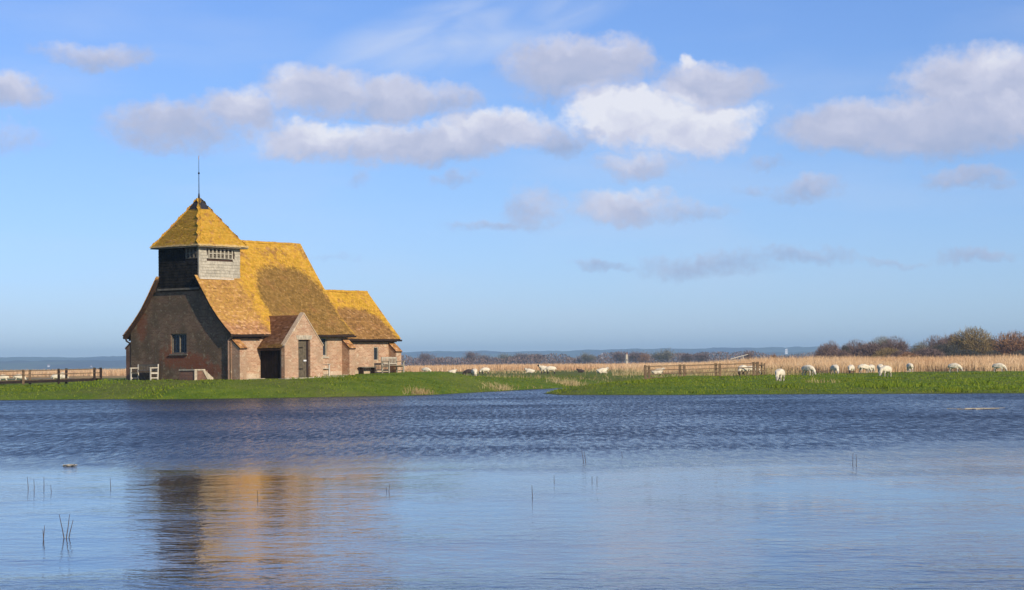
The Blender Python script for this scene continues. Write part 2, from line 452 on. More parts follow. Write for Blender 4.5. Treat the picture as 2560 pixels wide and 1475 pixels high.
def sdist(P, poly):            # >0 outside the polygon (land), <0 inside (water)
    a = poly; b = np.roll(poly, -1, 0)
    best = np.full(len(P), 1e9); ins = np.zeros(len(P), bool)
    for (ax, ay), (bx, by) in zip(a, b):
        ex, ey = bx-ax, by-ay; px, py = P[:,0]-ax, P[:,1]-ay
        tt = np.clip((px*ex+py*ey)/(ex*ex+ey*ey+1e-12), 0, 1)
        d = (px-ex*tt)**2+(py-ey*tt)**2
        best = np.minimum(best, d)
        c = ((ay > P[:,1]) != (by > P[:,1])) & (P[:,0] < (bx-ax)*(P[:,1]-ay)/(by-ay+1e-12)+ax)
        ins ^= c
    d = np.sqrt(best)
    return np.where(ins, -d, d)

def vnoise(x, y, s, seed=0):   # smooth value noise
    x = x*s; y = y*s; xi = np.floor(x).astype(np.int64); yi = np.floor(y).astype(np.int64)
    fx = x-xi; fy = y-yi; fx = fx*fx*(3-2*fx); fy = fy*fy*(3-2*fy)
    def hsh(i, j):
        n = (i*374761393+j*668265263+seed*1442695041) & 0x7fffffff
        n = (n ^ (n >> 13))*1274126177 & 0x7fffffff
        return ((n ^ (n >> 16)) & 0xffff)/65535.0
    return (hsh(xi,yi)*(1-fx)+hsh(xi+1,yi)*fx)*(1-fy)+(hsh(xi,yi+1)*(1-fx)+hsh(xi+1,yi+1)*fx)*fy

def sst(x, a, b):
    t_ = np.clip((x-a)/(b-a), 0, 1); return t_*t_*(3-2*t_)

def ground(x, y):
    x = np.atleast_1d(np.asarray(x, float)); y = np.atleast_1d(np.asarray(y, float))
    P = np.stack([x, y], 1)
    d = sdist(P, WATER)
    mound = .62*np.exp(-((x+11)/np.where(x < -11, 14.0, 21.0))**2-((y-121)/24.0)**2)
    right = np.clip((y-97)*.0105, 0.0, .42)*sst(x, -2, 12)
    left = (.26+.16*sst(x, -30, -14))*(1-sst(x, -2, 12))
    hm = .09+right+left+mound
    k = 3.3-1.6*sst(x, 0, 12)
    h = hm*(1-np.exp(-np.maximum(d, 0)/k))
    h += (vnoise(x,y,.35,1)-.5)*.10*sst(d,0,3)+(vnoise(x,y,1.3,2)-.5)*.045*sst(d,0,1.5)
    # level the churchyard to the church
    u = (x-CH0.x)*EU.x+(y-CH0.y)*EU.y; v = (x-CH0.x)*EV.x+(y-CH0.y)*EV.y
    dx = np.maximum(np.maximum(-.8-u, u-16), 0); dy = np.maximum(np.maximum(-5-v, v-4.6), 0)
    w = 1-sst(np.hypot(dx, dy), 0, 3.5)
    h = h*(1-w)+(CHZ+.017*np.clip(u,0,15)+(vnoise(x,y,1.3,5)-.5)*.03)*w
    # low rise that carries the reeds on the right
    h += .10*sst(y, 178, 200)*sst(x, 16, 26)*(1-sst(y, 300, 420))
    h = np.where(y > 200, h*(1-.25*sst(y,250,400)), h)
    h = np.where(d < 0, -.55*(1-np.exp(d/3.0))-.01, h)
    dp = sdist(P, POND)
    h = np.where(dp < 0, -.25*(1-np.exp(dp/2)), h*np.where(dp < 6, sst(dp,-.5,6)+.03, 1))
    # a dyke under the right footbridge
    return h

def nonuni(segs):
    out = []
    for a, b, n in segs: out += list(np.linspace(a, b, n, endpoint=False))
    return np.array(out+[segs[-1][1]])
gx = nonuni([(-9500,-1500,10),(-1500,-300,16),(-300,-48,40),(-48,46,330),(46,300,40),(300,1500,16),(1500,9500,10)])
gy = nonuni([(-2500,-200,8),(-200,0,10),(0,12,14),(12,84,14),(84,150,330),(150,210,110),(210,420,60),(420,1500,30),(1500,9600,16)])
GX, GY = np.meshgrid(gx, gy)
GZ = ground(GX.ravel(), GY.ravel())
nx, ny = len(gx), len(gy)
idx = np.arange(nx*ny).reshape(ny, nx)
q = np.stack([idx[:-1,:-1].ravel(), idx[:-1,1:].ravel(), idx[1:,1:].ravel(), idx[1:,:-1].ravel()], 1)

def m_ground():
    m, t, b = material('marsh_grass')
    p = geoco(t); x, y, z = t.sep(p)
    a, _ = t.noise(p, .09, 4, .55); f, _ = t.noise(p, .5, 5, .6); g, _ = t.noise(p, 2.3, 5, .65); h, _ = t.noise(p, 11, 3, .6)
    green = t.mix(t.smooth(f, .35, .65), (.098,.158,.011), (.165,.220,.020))
    green = t.mix(t.math('MULTIPLY', t.smooth(g, .46, .68), .6), green, (.062,.115,.008))
    green = t.mix(t.math('MULTIPLY', t.smooth(h, .5, .7), .45), green, (.13,.16,.03))
    olive = t.mix(t.smooth(g, .4, .62), (.115,.115,.028), (.19,.165,.06))
    c = t.mix(t.math('MULTIPLY', t.smooth(a, .47, .62), .45), green, olive)
    ts, _ = t.noise(t.vmath('MULTIPLY', p, (.55,.9,0)), 1.0, 5, .66)
    c = t.mix(t.math('MULTIPLY', t.smooth(ts, .56, .68), .45), c, (.040,.080,.008))
    c = t.mix(t.math('MULTIPLY', t.smooth(ts, .42, .30), .5), c, (.19,.205,.045))
    far = t.smooth(y, 150, 215)
    c = t.mix(t.math('MULTIPLY', far, t.math('MULTIPLY_ADD', t.smooth(f,.4,.6), .4, .3)), c, olive)
    tan = t.mix(t.smooth(f, .35, .65), (.30,.20,.085), (.42,.29,.135))
    c = t.mix(t.smooth(y, 285, 330), c, tan)
    field, _ = t.noise(t.vmath('MULTIPLY', p, (.6,.25,0)), .004, 2, .5)
    c = t.mix(t.math('MULTIPLY', t.smooth(y, 700, 1000), t.smooth(field, .42, .5)), c, (.10,.14,.04))
    mud = t.smooth(t.math('ADD', z, t.math('MULTIPLY', t.math('SUBTRACT', g, .5), .08)), .035, -.01)
    c = t.mix(mud, c, (.06,.045,.022))
    t.l.new(c, b.inputs['Base Color']); b.inputs['Roughness'].default_value = .95
    b.inputs['Specular IOR Level'].default_value = .1
    bump(t, b, t.math('ADD', g, t.math('MULTIPLY', h, .5)), .8, .12)
    return m
M['ground'] = m_ground()
tag(np_mesh('ground', np.stack([GX.ravel(), GY.ravel(), GZ], 1), q, M['ground'], smooth=True), kind='structure')

def m_water():
    m, t, b = material('flood_water')
    p = geoco(t); x, y, z = t.sep(p)
    b.inputs['Base Color'].default_value = (.016,.026,.048,1)
    b.inputs['IOR'].default_value = 1.333
    b.inputs['Specular IOR Level'].default_value = .5
    # wind lanes: ruffled under the far bank, a calm lane nearer, ruffled again at the near edge
    n1, _ = t.noise(t.vmath('MULTIPLY', p, (.05,.10,0)), 1.0, 4, .55)
    n2, _ = t.noise(t.vmath('MULTIPLY', p, (.22,.30,0)), 1.0, 4, .6)
    wob = t.math('ADD', t.math('MULTIPLY', t.math('SUBTRACT', n1, .5), 20), t.math('MULTIPLY', t.math('SUBTRACT', n2, .5), 11))
    yy = t.math('ADD', y, wob)
    rough_zone = t.math('MULTIPLY', t.smooth(yy, 28, 45), t.math('MULTIPLY_ADD', t.smooth(n1, .3, .7), .45, .6))
    near_zone = t.math('MULTIPLY', t.smooth(t.math('ADD', y, t.math('MULTIPLY', t.math('SUBTRACT', n2, .5), 7)), 17.0, 14.0), .22)
    wind = rough_zone
    # cat's-paw dabs: steeper wavelets gathered in short patches
    d1, _ = t.noise(t.vmath('MULTIPLY', p, (7.5,.95,0)), 1.0, 4, .7, .25)
    d2, _ = t.noise(t.vmath('MULTIPLY', p, (.16,.05,0)), 1.0, 3, .55)
    d3, _ = t.noise(t.vmath('MULTIPLY', p, (.55,.20,0)), 1.0, 3, .6)
    dab = t.math('ADD', t.smooth(d1, .36, .64), t.math('MULTIPLY', t.math('SUBTRACT', d2, .5), 1.0))
    dab = t.math('ADD', dab, t.math('MULTIPLY', t.math('SUBTRACT', d3, .5), .8))
    wind = t.math('MULTIPLY', wind, t.math('MAXIMUM', t.math('MULTIPLY_ADD', dab, 1.2, .64), .2))
    wind = t.math('MAXIMUM', wind, near_zone)
    # crossing wavelets
    rot = t.new('ShaderNodeMapping'); rot.inputs['Rotation'].default_value = (0, 0, R(17)); t.l.new(p, rot.inputs['Vector'])
    r1 = t.vmath('MULTIPLY', rot.outputs[0], (2.3,3.4,0)); r2 = t.vmath('MULTIPLY', rot.outputs[0], (6.5,8.5,0))
    w1, _ = t.noise(r1, 1.0, 2, .5, .4); w2, _ = t.noise(r2, 1.0, 3, .6, .5)
    w3, _ = t.noise(t.vmath('MULTIPLY', p, (.5,1.1,0)), 1.0, 2, .5)
    w4, _ = t.noise(t.vmath('MULTIPLY', p, (11,9,0)), 1.0, 2, .5, .4)
    hgt = t.math('ADD', t.math('MULTIPLY', w1, .024), t.math('MULTIPLY', w2, .017))
    hgt = t.math('ADD', hgt, t.math('MULTIPLY', w4, .005))
    hgt = t.math('ADD', hgt, t.math('MULTIPLY', w3, .03))
    puff, _ = t.noise(t.vmath('MULTIPLY', p, (.35,.25,0)), 1.0, 4, .6)
    calm = t.math('MULTIPLY_ADD', t.smooth(puff, .35, .7), .24, .135)
    amp = t.math('MULTIPLY_ADD', wind, 1.3, calm)
    hh = t.math('MULTIPLY', hgt, amp)
    bn = t.new('ShaderNodeBump'); bn.inputs['Strength'].default_value = 1.0; bn.inputs['Distance'].default_value = 1.0
    t.l.new(hh, bn.inputs['Height']); t.l.new(bn.outputs[0], b.inputs['Normal'])
    rf = t.math('MULTIPLY_ADD', wind, .27, .03)
    t.l.new(rf, b.inputs['Roughness'])
    return m
M['water'] = m_water()
wv = [(-9500,-3,0),(9500,-3,0),(9500,400,0),(-9500,400,0)]
tag(MB().add(wv, [(0,1,2,3)]).build('water', M['water']), kind='structure')

# distant hills, kilometres away, one ridge behind another
def m_hills():
    m, t, b = material('wooded_hills')
    p = geoco(t)
    f, _ = t.noise(t.vmath('MULTIPLY', p, (1,.5,3)), .0032, 5, .6); g, _ = t.noise(t.vmath('MULTIPLY', p, (1,1,4)), .018, 4, .6)
    c = t.mix(t.smooth(f, .42, .56), (.095,.075,.070), (.15,.155,.085))
    c = t.mix(t.math('MULTIPLY', t.smooth(g, .5, .66), .5), c, (.062,.050,.050))
    t.l.new(c, b.inputs['Base Color']); b.inputs['Roughness'].default_value = 1; b.inputs['Specular IOR Level'].default_value = 0
    return m
M['hills'] = m_hills()
def hills(y0, prof, depth, seed):
    """prof: enlarged-view pixel outline, x ascending"""
    P = [at_depth(x*D, y*D, y0) for x, y in prof]
    px = np.array([p.x for p in P]); pz = np.array([max(p.z, 2) for p in P])
    xs = np.linspace(px[0], px[-1], 500)
    zs = np.interp(xs, px, pz)
    w = np.ones(9)/9
    zs = np.convolve(np.pad(zs, 4, 'edge'), w, 'valid')
    zs = zs*(1+.10*(vnoise(xs, xs*0, .004, seed)-.5)+.07*(vnoise(xs, xs*0, .02, seed+1)-.5))+3.5*(vnoise(xs, xs*0, .045, seed+2)-.5)
    rows = [(-.9, .0), (-.6, .35), (-.3, .75), (0, 1.0), (.5, .6), (1, 0)]
    V = []; n = len(xs)
    for r, k in rows:
        yv = y0+r*depth+40*np.sin(xs*.003+r*3)
        jit = 1+.25*(vnoise(xs, xs*0+r*77, .006, seed+5)-.5) if 0 < k < 1 else 1
        V.append(np.stack([xs, yv, zs*k*jit-(3 if k == 0 else 0)], 1))
    V = np.concatenate(V); ii = np.arange(len(rows)*n).reshape(len(rows), n)
    qq = np.stack([ii[:-1,:-1].ravel(), ii[:-1,1:].ravel(), ii[1:,1:].ravel(), ii[1:,:-1].ravel()], 1)
    tag(np_mesh('hills', V, qq, M['hills'], smooth=True), kind='structure')
hills(8200, [(-1500,885),(-300,880),(0,883),(150,881),(300,880),(600,872),(900,868),(1100,866),(1200,865),(1300,866),(1450,862),(1600,858),(1700,859),(1850,856),(2000,855),(2300,852),(2700,856),(4000,862)], 900, 3)
hills(6000, [(-1500,892),(-300,890),(0,891),(200,888),(320,890),(700,890),(1000,889),(1150,886),(1300,885),(1450,880),(1560,874),(1700,872),(1850,868),(1950,866),(2100,868),(2400,866),(2700,868),(4000,874)], 700, 11)

# ------------------------------------------------------------------ church
church = empty('church', (CH0.x, CH0.y, CHZ), CHROT, 'small brick marsh church with yellow lichened tile roofs and a shingled bell turret', 'church')
def V3(u, v, z): return (u, -v, z)
PN = [(0,7.58),(.75,6.50),(1.53,5.36),(2.1,4.55),(2.6,3.88),(3.0,3.43),(3.35,3.07),(3.75,2.69),(4.12,2.36)]   # nave roof profile (v, z)
PC = [(0,4.97),(.9,3.96),(1.6,3.16),(2.1,2.63),(2.58,2.16)]
def prof_z(P, v): return float(np.interp(abs(v), [p[0] for p in P], [p[1] for p in P]))

def wall(mb, o, td, nd, L, z0, z1, holes=(), reveal=.16):
    """upright wall sheet with real openings; o = (u,v) start, td along, nd outward"""
    ts = sorted({0, L} | {h[0] for h in holes} | {h[1] for h in holes}); zs = sorted({z0, z1} | {h[2] for h in holes} | {h[3] for h in holes})
    def P(t_, z, dep=0): return V3(o[0]+td[0]*t_-nd[0]*dep, o[1]+td[1]*t_-nd[1]*dep, z)
    for i in range(len(ts)-1):
        for j in range(len(zs)-1):
            tm = (ts[i]+ts[i+1])/2; zm = (zs[j]+zs[j+1])/2
            if any(h[0] < tm < h[1] and h[2] < zm < h[3] for h in holes): continue
            mb.add([P(ts[i],zs[j]),P(ts[i+1],zs[j]),P(ts[i+1],zs[j+1]),P(ts[i],zs[j+1])], [(0,1,2,3)])
    for a, b_, c, d in holes:
        for (t0,za),(t1,zb) in (((a,c),(b_,c)),((b_,c),(b_,d)),((b_,d),(a,d)),((a,d),(a,c))):
            mb.add([P(t0,za),P(t1,zb),P(t1,zb,reveal),P(t0,za,reveal)], [(0,1,2,3)])
LN = 9.1; HW = 3.8; LC = 14.8; HC = 2.3
# nave shell
w_ = MB()
SWIN = (6.35, 7.42, 1.2, 2.22)
wall(w_, (0, HW), (1,0), (0,1), LN, -.5, 2.62, [SWIN])
wall(w_, (0,-HW), (1,0), (0,-1), LN, -.5, 2.62)
nave_wall = w_.build('nave_wall', M['brick'], church, recalc=False)
g_ = MB()
GW = (3.12, 4.32, 1.40, 2.46)       # gable window, t from north corner
wall(g_, (0,-HW), (0,1), (-1,0), 2*HW, -.5, 2.62, [GW])
top = [(-HW,2.62)]+[(-v, z-.06) for v, z in PN[::-1] if v < 3.7]+[(v, z-.06) for v, z in PN[1:] if v < 3.7]+[(HW,2.62)]
g_.add([V3(0, v, z) for v, z in top], [tuple(range(len(top)))])
g_.add([V3(LN, v, z) for v, z in [(-HW,-.5)]+top+[(HW,-.5)]], [tuple(range(len(top)+2))])
g_.build('gable_wall', M['gable_brick'], church, recalc=False)
# chancel shell
c_ = MB()
CWIN = (13.0-LN, 13.42-LN, .95, 1.72)
wall(c_, (LN, HC), (1,0), (0,1), LC-LN, -.5, 2.2, [CWIN, (10.35-LN, 10.62-LN, .95, 1.45)], .12)
wall(c_, (LN,-HC), (1,0), (0,-1), LC-LN, -.5, 2.2)
ct = [(-HC,-.5),(-HC,2.2)]+[(-v, z-.06) for v, z in PC[::-1] if v < 2.2]+[(v, z-.06) for v, z in PC[1:] if v < 2.2]+[(HC,2.2),(HC,-.5)]
c_.add([V3(LC, v, z) for v, z in ct], [tuple(range(len(ct)))])
c_.build('chancel_wall', M['brick'], church, recalc=False)
# plinth band along the foot of the south side, patchy limewash
for (a, b_, v, h) in ((.55, 2.06, HW, .30), (5.1, 8.55, HW, .30), (LN+.05, LC-.55, HC, .24)):
    MB().box(a, b_, -(v+.035), -v+.01, -.5, h+.017*a).build('plinth', M['plinth'], church)

# ---- tiled roofs
def tiles(P, u0, u1, side, skip=None, gauge=.105, wid=.172, seed=1, axis='u', centre=0.0, wavy=.018):
    r = np.random.default_rng(seed)
    pv = np.array([p[0] for p in P]); pz = np.array([p[1] for p in P])
    s = np.concatenate([[0], np.cumsum(np.hypot(np.diff(pv), np.diff(pz)))])
    n = int(s[-1]/gauge)
    Vs = []; T = []
    for k in range(n+1):
        sl = s[-1]-k*gauge                      # lower edge, from the eave up
        su = sl-gauge*1.7
        vl, zl = np.interp(sl, s, pv), np.interp(sl, s, pz)
        vu, zu = np.interp(max(su, 0), s, pv), np.interp(max(su, 0), s, pz)
        nrm = np.array([zu-zl, vl-vu]); nrm /= np.linalg.norm(nrm)+1e-9
        if nrm[1] < 0: nrm = -nrm
        off = (k % 2)*wid/2
        us = np.arange(u0-off, u1, wid)
        a = np.clip(us, u0, u1); b_ = np.clip(us+wid-.006, u0, u1)
        ok = b_-a > .03
        if skip is not None: ok &= ~skip((a+b_)/2, vl, zl)
        a = a[ok]; b_ = b_[ok]; m = len(a)
        if not m: continue
        lift = .016+r.normal(0, .0030, m)
        sag = wavy*(1.7+np.sin(a*1.1+seed)+.6*np.sin(a*2.7+k*.15+seed))
        dl = r.normal(0, .008, m)               # uneven lower edges
        th = .015
        t_ = np.clip(r.normal(.5, .24, m)+r.normal(0, .10), 0, 1)
        dirv = np.array([vl-vu, zl-zu]); dirv /= np.linalg.norm(dirv)+1e-9
        def pt(uu, vv, zz, up):
            return np.stack([uu, side*(vv+nrm[0]*up), zz+nrm[1]*up], 1)
        vl_ = vl+dirv[0]*dl; zl_ = zl+dirv[1]*dl
        rise = r.normal(0, .003, m)
        c = [pt(a, vl_, zl_, lift+sag-rise), pt(b_, vl_, zl_, lift+sag+rise), pt(b_, vu, zu, sag+.004), pt(a, vu, zu, sag+.004),
             pt(a, vl_, zl_, lift+sag-th-rise), pt(b_, vl_, zl_, lift+sag-th+rise)]
        Vs.append(np.stack(c, 1)); T.append(np.repeat(t_, 6))
    A = np.concatenate(Vs); N = len(A)
    A[..., 1] *= -1                              # local y = -v
    if axis == 'v':                              # ridge runs along v instead: swap
        u_ = A[..., 0].copy(); v_ = -A[..., 1]
        A[..., 0] = centre+v_; A[..., 1] = -u_
    base = np.arange(N)[:, None]*6
    Q = np.concatenate([base+np.array([0,1,2,3]), base+np.array([4,5,1,0]), base+np.array([0,3,2,4])[:4], base+np.array([1,5,2,2])[:4]][:2])
    return A.reshape(-1, 3), Q, np.concatenate(T)

def roof(name, P, u0, u1, mat, th=.09, axis='u', centre=0.0, skip=None, seed=1, sides=(1,-1), parts_parent=church, ub=None):
    mb = MB()
    for sd in sides:
        if ub:                  # notch round the turret
            PT = [(1.5, prof_z(P, 1.5))]+[q_ for q_ in P if q_[0] > 1.5]
            ring = [(v*sd, z) for v, z in PT]+[(v*sd, z-th) for v, z in PT[::-1]]
            mb.prism([V3(u0, v, z) for v, z in ring], [V3(ub, v, z) for v, z in ring])
        o_ = [(v*sd, z) for v, z in P]; i_ = [(v*sd, z-th) for v, z in P]
        ring = o_+i_[::-1]
        if axis == 'u': mb.prism([V3(ub if ub else u0, v, z) for v, z in ring], [V3(u1, v, z) for v, z in ring])
        else: mb.prism([V3(centre+v, u0, z) for v, z in ring], [V3(centre+v, u1, z) for v, z in ring])
    rf = mb.build(name, M['deck'], parts_parent)
    for sd in sides:
        A, Q, T = tiles(P, u0-.02, u1+.02, sd, skip, seed=seed+(sd > 0), axis=axis, centre=centre)
        tag(np_mesh('roof_tiles', A, Q, mat, rf, tint=T), kind='stuff')
    return rf
def in_tower(u, v, z): return (u < 2.98) & (abs(v) < 1.50)
nave_roof = roof('nave_roof', PN, -.28, LN+.22, M['tile_nave'], skip=in_tower, seed=3, ub=2.96)
chancel_roof = roof('chancel_roof', PC, LN+.05, LC+.24, M['tile_chancel'], seed=9)
PP = [(0,3.32),(.8,2.44),(1.62,1.60)]
UC = 3.575
porch_roof = roof('porch_roof', PP, 2.75, 5.52, M['tile_porch'], axis='v', centre=UC, seed=21, skip=lambda a, v, z: a < 2.9)
def ridge_tiles(parent, pts, mat, r=.115, n=None, L=.32):
    for (p0, p1) in pts:
        p0 = Vector(p0); p1 = Vector(p1); k = max(1, int((p1-p0).length/L))
        mb = MB(); d = (p1-p0).normalized(); sd = d.cross(Vector((0,0,1))).normalized(); up = sd.cross(d)
        for i in range(k):
            a = p0+(p1-p0)*(i/k); b_ = p0+(p1-p0)*((i+.97)/k); j = random.uniform(-.012,.012)
            ang = [R(x) for x in (-15, 30, 60, 90, 120, 150, 195)]
            A = [a+sd*math.cos(q)*r+up*(math.sin(q)*r*.8+j) for q in ang]; B = [b_+sd*math.cos(q)*r*1.05+up*(math.sin(q)*r*.8+j) for q in ang]
            mb.prism(A, B)
        o = mb.build('ridge_tiles', mat, parent)
        a_ = o.data.attributes.new('tint', 'FLOAT', 'POINT'); a_.data.foreach_set('value', rng.uniform(.3,.8,len(o.data.vertices)).astype(np.float32))
        tag(o, kind='stuff')
ridge_tiles(nave_roof, [(V3(2.9,0,7.56), V3(LN+.22,0,7.54))], M['tile_nave'])
ridge_tiles(chancel_roof, [(V3(LN-.4,0,4.97), V3(LC+.24,0,4.97))], M['tile_chancel'])
ridge_tiles(porch_roof, [(V3(UC,2.95,3.31), V3(UC,5.50,3.31))], M['tile_porch'], r=.09)

# ---- bell turret
tower = MB()
TW = 1.53; TU0 = -.06; TU1 = 3.0; TZ = 7.10
tower.box(TU0+.05, TU1-.05, -TW+.05, TW-.05, 4.7, TZ)
turret = tower.build('bell_turret', M['deck'], church)
def shingles(face, z0, z1, mat, holes=(), name='shingle_cladding', a0=0, a1=1, place=None, seed=1):
    r = np.random.default_rng(seed); mb = MB(); z = z0; gauge = .155; k = 0
    while z < z1-.02:
        zt = min(z+gauge+.03, z1); x = a0-(k % 2)*.09
        while x < a1-.01:
            wd = r.uniform(.14, .24); xa = max(x, a0); xb = min(x+wd-.006, a1); x += wd
            if xb-xa < .02: continue
            if any(xa < h[1] and xb > h[0] and z < h[3] and zt > h[2] for h in holes): continue
            j = r.uniform(-.004, .006); dz = r.uniform(-.012, .012)
            mb.prism([place(xa,.045+j,z+dz),place(xb,.045+j,z+dz),place(xb,.014,zt),place(xa,.014,zt)],
                     [place(xa,.0,z+dz),place(xb,.0,z+dz),place(xb,-.02,zt),place(xa,-.02,zt)])
        z += gauge; k += 1
    return tag(mb.build(name, mat, turret), kind='stuff')
LV = (.62, 2.46, 6.44, 6.98)
pS = lambda a, o_, z: V3(a, TW+o_-.02, z)
pW = lambda a, o_, z: V3(TU0-o_+.03, a, z)
shingles('s', 5.34, TZ, M['shingle'], [LV], a0=TU0, a1=TU1, place=pS, seed=4)
LVW = (.55, 1.45, 6.44, 6.98)
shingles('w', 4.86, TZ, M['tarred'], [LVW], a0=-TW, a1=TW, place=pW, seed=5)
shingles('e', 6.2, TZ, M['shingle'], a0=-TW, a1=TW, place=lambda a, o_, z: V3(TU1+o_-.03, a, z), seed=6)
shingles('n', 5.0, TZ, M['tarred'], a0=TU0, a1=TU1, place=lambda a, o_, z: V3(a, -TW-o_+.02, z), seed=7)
MB().box(TU0-.06, TU0+.03, -(TW+.05), TW+.05, 4.78, 4.88).build('drip_board', M['oak'], turret)
MB().box(TU0+.02, TU1-.55, -(TW+.09), -TW+.0, 5.33, 5.40).build('lead_flashing', M['palewood'], turret)
MB().box(TU0-.02, TU0+.07, -(TW+.035), -(TW-.05), 5.35, TZ).build('corner_board', M['shingle'], turret)
# louvred bell openings: two rows of small square lights in a pale grille
def louvre(place, cols, a0, aw, mat, zr=(6.46, 6.73), hh=.22):
    fr = MB()
    zs = [zr[0]-.03, zr[0], zr[0]+hh, zr[1], zr[1]+hh, zr[1]+hh+.03]
    n = cols; step = aw/n; bw = .085
    for zz0, zz1 in ((zs[0], zs[1]), (zs[2], zs[3]), (zs[4], zs[5])):
        fr.prism([place(a0-.04,.05,zz0),place(a0+aw+.04,.05,zz0),place(a0+aw+.04,.05,zz1),place(a0-.04,.05,zz1)],
                 [place(a0-.04,-.03,zz0),place(a0+aw+.04,-.03,zz0),place(a0+aw+.04,-.03,zz1),place(a0-.04,-.03,zz1)])
    for i in range(n+1):
        xa = a0+i*step-bw/2; xb = xa+bw
        fr.prism([place(xa,.047,zs[0]),place(xb,.047,zs[0]),place(xb,.047,zs[5]),place(xa,.047,zs[5])],
                 [place(xa,-.03,zs[0]),place(xb,-.03,zs[0]),place(xb,-.03,zs[5]),place(xa,-.03,zs[5])])
    g = fr.build('bell_opening', mat, turret)
    for i in range(n):
        for z0 in zr:
            mb = MB(); xa = a0+i*step+bw/2-.004; xb = a0+(i+1)*step-bw/2+.004
            mb.prism([place(xa,-.035,z0),place(xb,-.035,z0),place(xb,-.035,z0+hh),place(xa,-.035,z0+hh)],
                     [place(xa,-.06,z0),place(xb,-.06,z0),place(xb,-.06,z0+hh),place(xa,-.06,z0+hh)])
            for s_ in range(2):
                zz = z0+.05+s_*.10
                mb.prism([place(xa,.025,zz-.03),place(xb,.025,zz-.03),place(xb,.025,zz-.018),place(xa,.025,zz-.018)],
                         [place(xa,-.04,zz+.03),place(xb,-.04,zz+.03),place(xb,-.04,zz+.042),place(xa,-.04,zz+.042)])
            mb.build('louvre', M['oak'], g)
louvre(pS, 6, .62+.05, 1.74, M['shingle'])
louvre(pW, 3, .60, .80, M['oak'])
# pyramid cap
CU = (TU0+TU1)/2; CE = 1.82; ZE = 7.06; ZA = 9.75
capm = MB()
PCAP = [(0.0,ZA),(.9,ZA-(ZA-ZE)*.51),(1.5,ZE+.43),(CE+.03,ZE+.005)]
for (ra_, za_), (rb_, zb_) in ((PCAP[3],PCAP[2]),(PCAP[2],PCAP[1]),(PCAP[1],(.03,ZA-.02))):
    ra_ -= .03; rb_ = max(rb_-.03, .02)
    capm.prism([V3(CU-ra_,-ra_,za_-.012),V3(CU+ra_,-ra_,za_-.012),V3(CU+ra_,ra_,za_-.012),V3(CU-ra_,ra_,za_-.012)],
               [V3(CU-rb_,-rb_,zb_-.012),V3(CU+rb_,-rb_,zb_-.012),V3(CU+rb_,rb_,zb_-.012),V3(CU-rb_,rb_,zb_-.012)])
cap = capm.build('turret_roof', M['deck'], church)
MB().box(CU-CE-.02, CU+CE+.02, -CE-.02, CE+.02, ZE-.05, ZE-.003).build('eaves_board', M['oak'], cap)
for ax, sd, sdn in (('u',1,31),('u',-1,32),('v',1,33),('v',-1,34)):
    if ax == 'u':
        A, Q, T = tiles(PCAP, CU-CE, CU+CE, sd, lambda a, v, z: np.abs(a-CU) > abs(v)+.05, gauge=.10, seed=sdn, wavy=.006)
    else:
        A, Q, T = tiles(PCAP, -CE, CE, sd, lambda a, v, z: np.abs(a) > abs(v)+.05, gauge=.10, seed=sdn, axis='v', centre=CU, wavy=.006)
    tag(np_mesh('roof_tiles', A, Q, M['tile_cap'], cap, tint=T), kind='stuff')
def cap_pt(f, su, sv):      # point on a hip, f = 0 eave .. 1 apex
    v = (CE+.03)*(1-f); z = np.interp(v, [p[0] for p in PCAP], [p[1] for p in PCAP]); return V3(CU+su*v, sv*v, z+.01)
for su, sv in ((-1,1),(1,1),(-1,-1),(1,-1)):
    ridge_tiles(cap, [(cap_pt(0,su,sv), cap_pt(.14,su,sv)), (cap_pt(.14,su,sv), cap_pt(.82,su,sv))], M['tile_cap'], r=.062, L=.2)
# lead cap, spindle and weather vane
lc = MB(); k = .44; h = .60
lc.prism([V3(CU-k,-k,ZA-h),V3(CU+k,-k,ZA-h),V3(CU+k,k,ZA-h),V3(CU-k,k,ZA-h)], [V3(CU-.06,-.06,ZA+.02),V3(CU+.06,-.06,ZA+.02),V3(CU+.06,.06,ZA+.02),V3(CU-.06,.06,ZA+.02)])
for su, sv in ((-1,1),(1,1),(-1,-1),(1,-1)):
    lc.prism([V3(CU+su*k*.5,sv*k*1.02,ZA-h-.10),V3(CU+su*k*1.02,sv*k*1.02,ZA-h-.22),V3(CU+su*k*.98,sv*k*.98,ZA-h+.02)],
             [V3(CU+su*k*.5,sv*k*.9,ZA-h-.10),V3(CU+su*k*.95,sv*k*.95,ZA-h-.22),V3(CU+su*k*.9,sv*k*.9,ZA-h+.02)])
lc.tube(V3(CU,0,ZA-.05), V3(CU,0,ZA+.28), .075, .035, 10)
lc.build('lead_cap', M['lead'], cap)
wvn = empty('weather_vane', (CU, 0, ZA+.2)); wvn.parent = church
sp = MB(); sp.tube((0,0,0), (0,0,1.1), .024, .018, 8).tube((0,0,1.1), (0,0,2.02), .016, .010, 8)
sp.build('spindle', M['iron'], wvn)
kn = MB()
for i in range(6):
    a, b_ = -1+i/3, -1+(i+1)/3
    kn.tube((0,0,1.16+a*.06), (0,0,1.16+b_*.06), .055*math.sqrt(max(.02,1-a*a)), .055*math.sqrt(max(.02,1-b_*b_)), 8)
kn.build('knop', M['iron'], wvn)
bs = 1.45
bird = [(x*bs, z*bs) for x, z in [(-.17,.02),(-.12,.10),(-.04,.06),(.05,.07),(.10,.15),(.15,.13),(.19,.11),(.14,.07),(.10,-.02),(.02,-.07),(-.06,-.05),(-.14,-.06)]]
dv = Vector((.75,.66)).normalized()
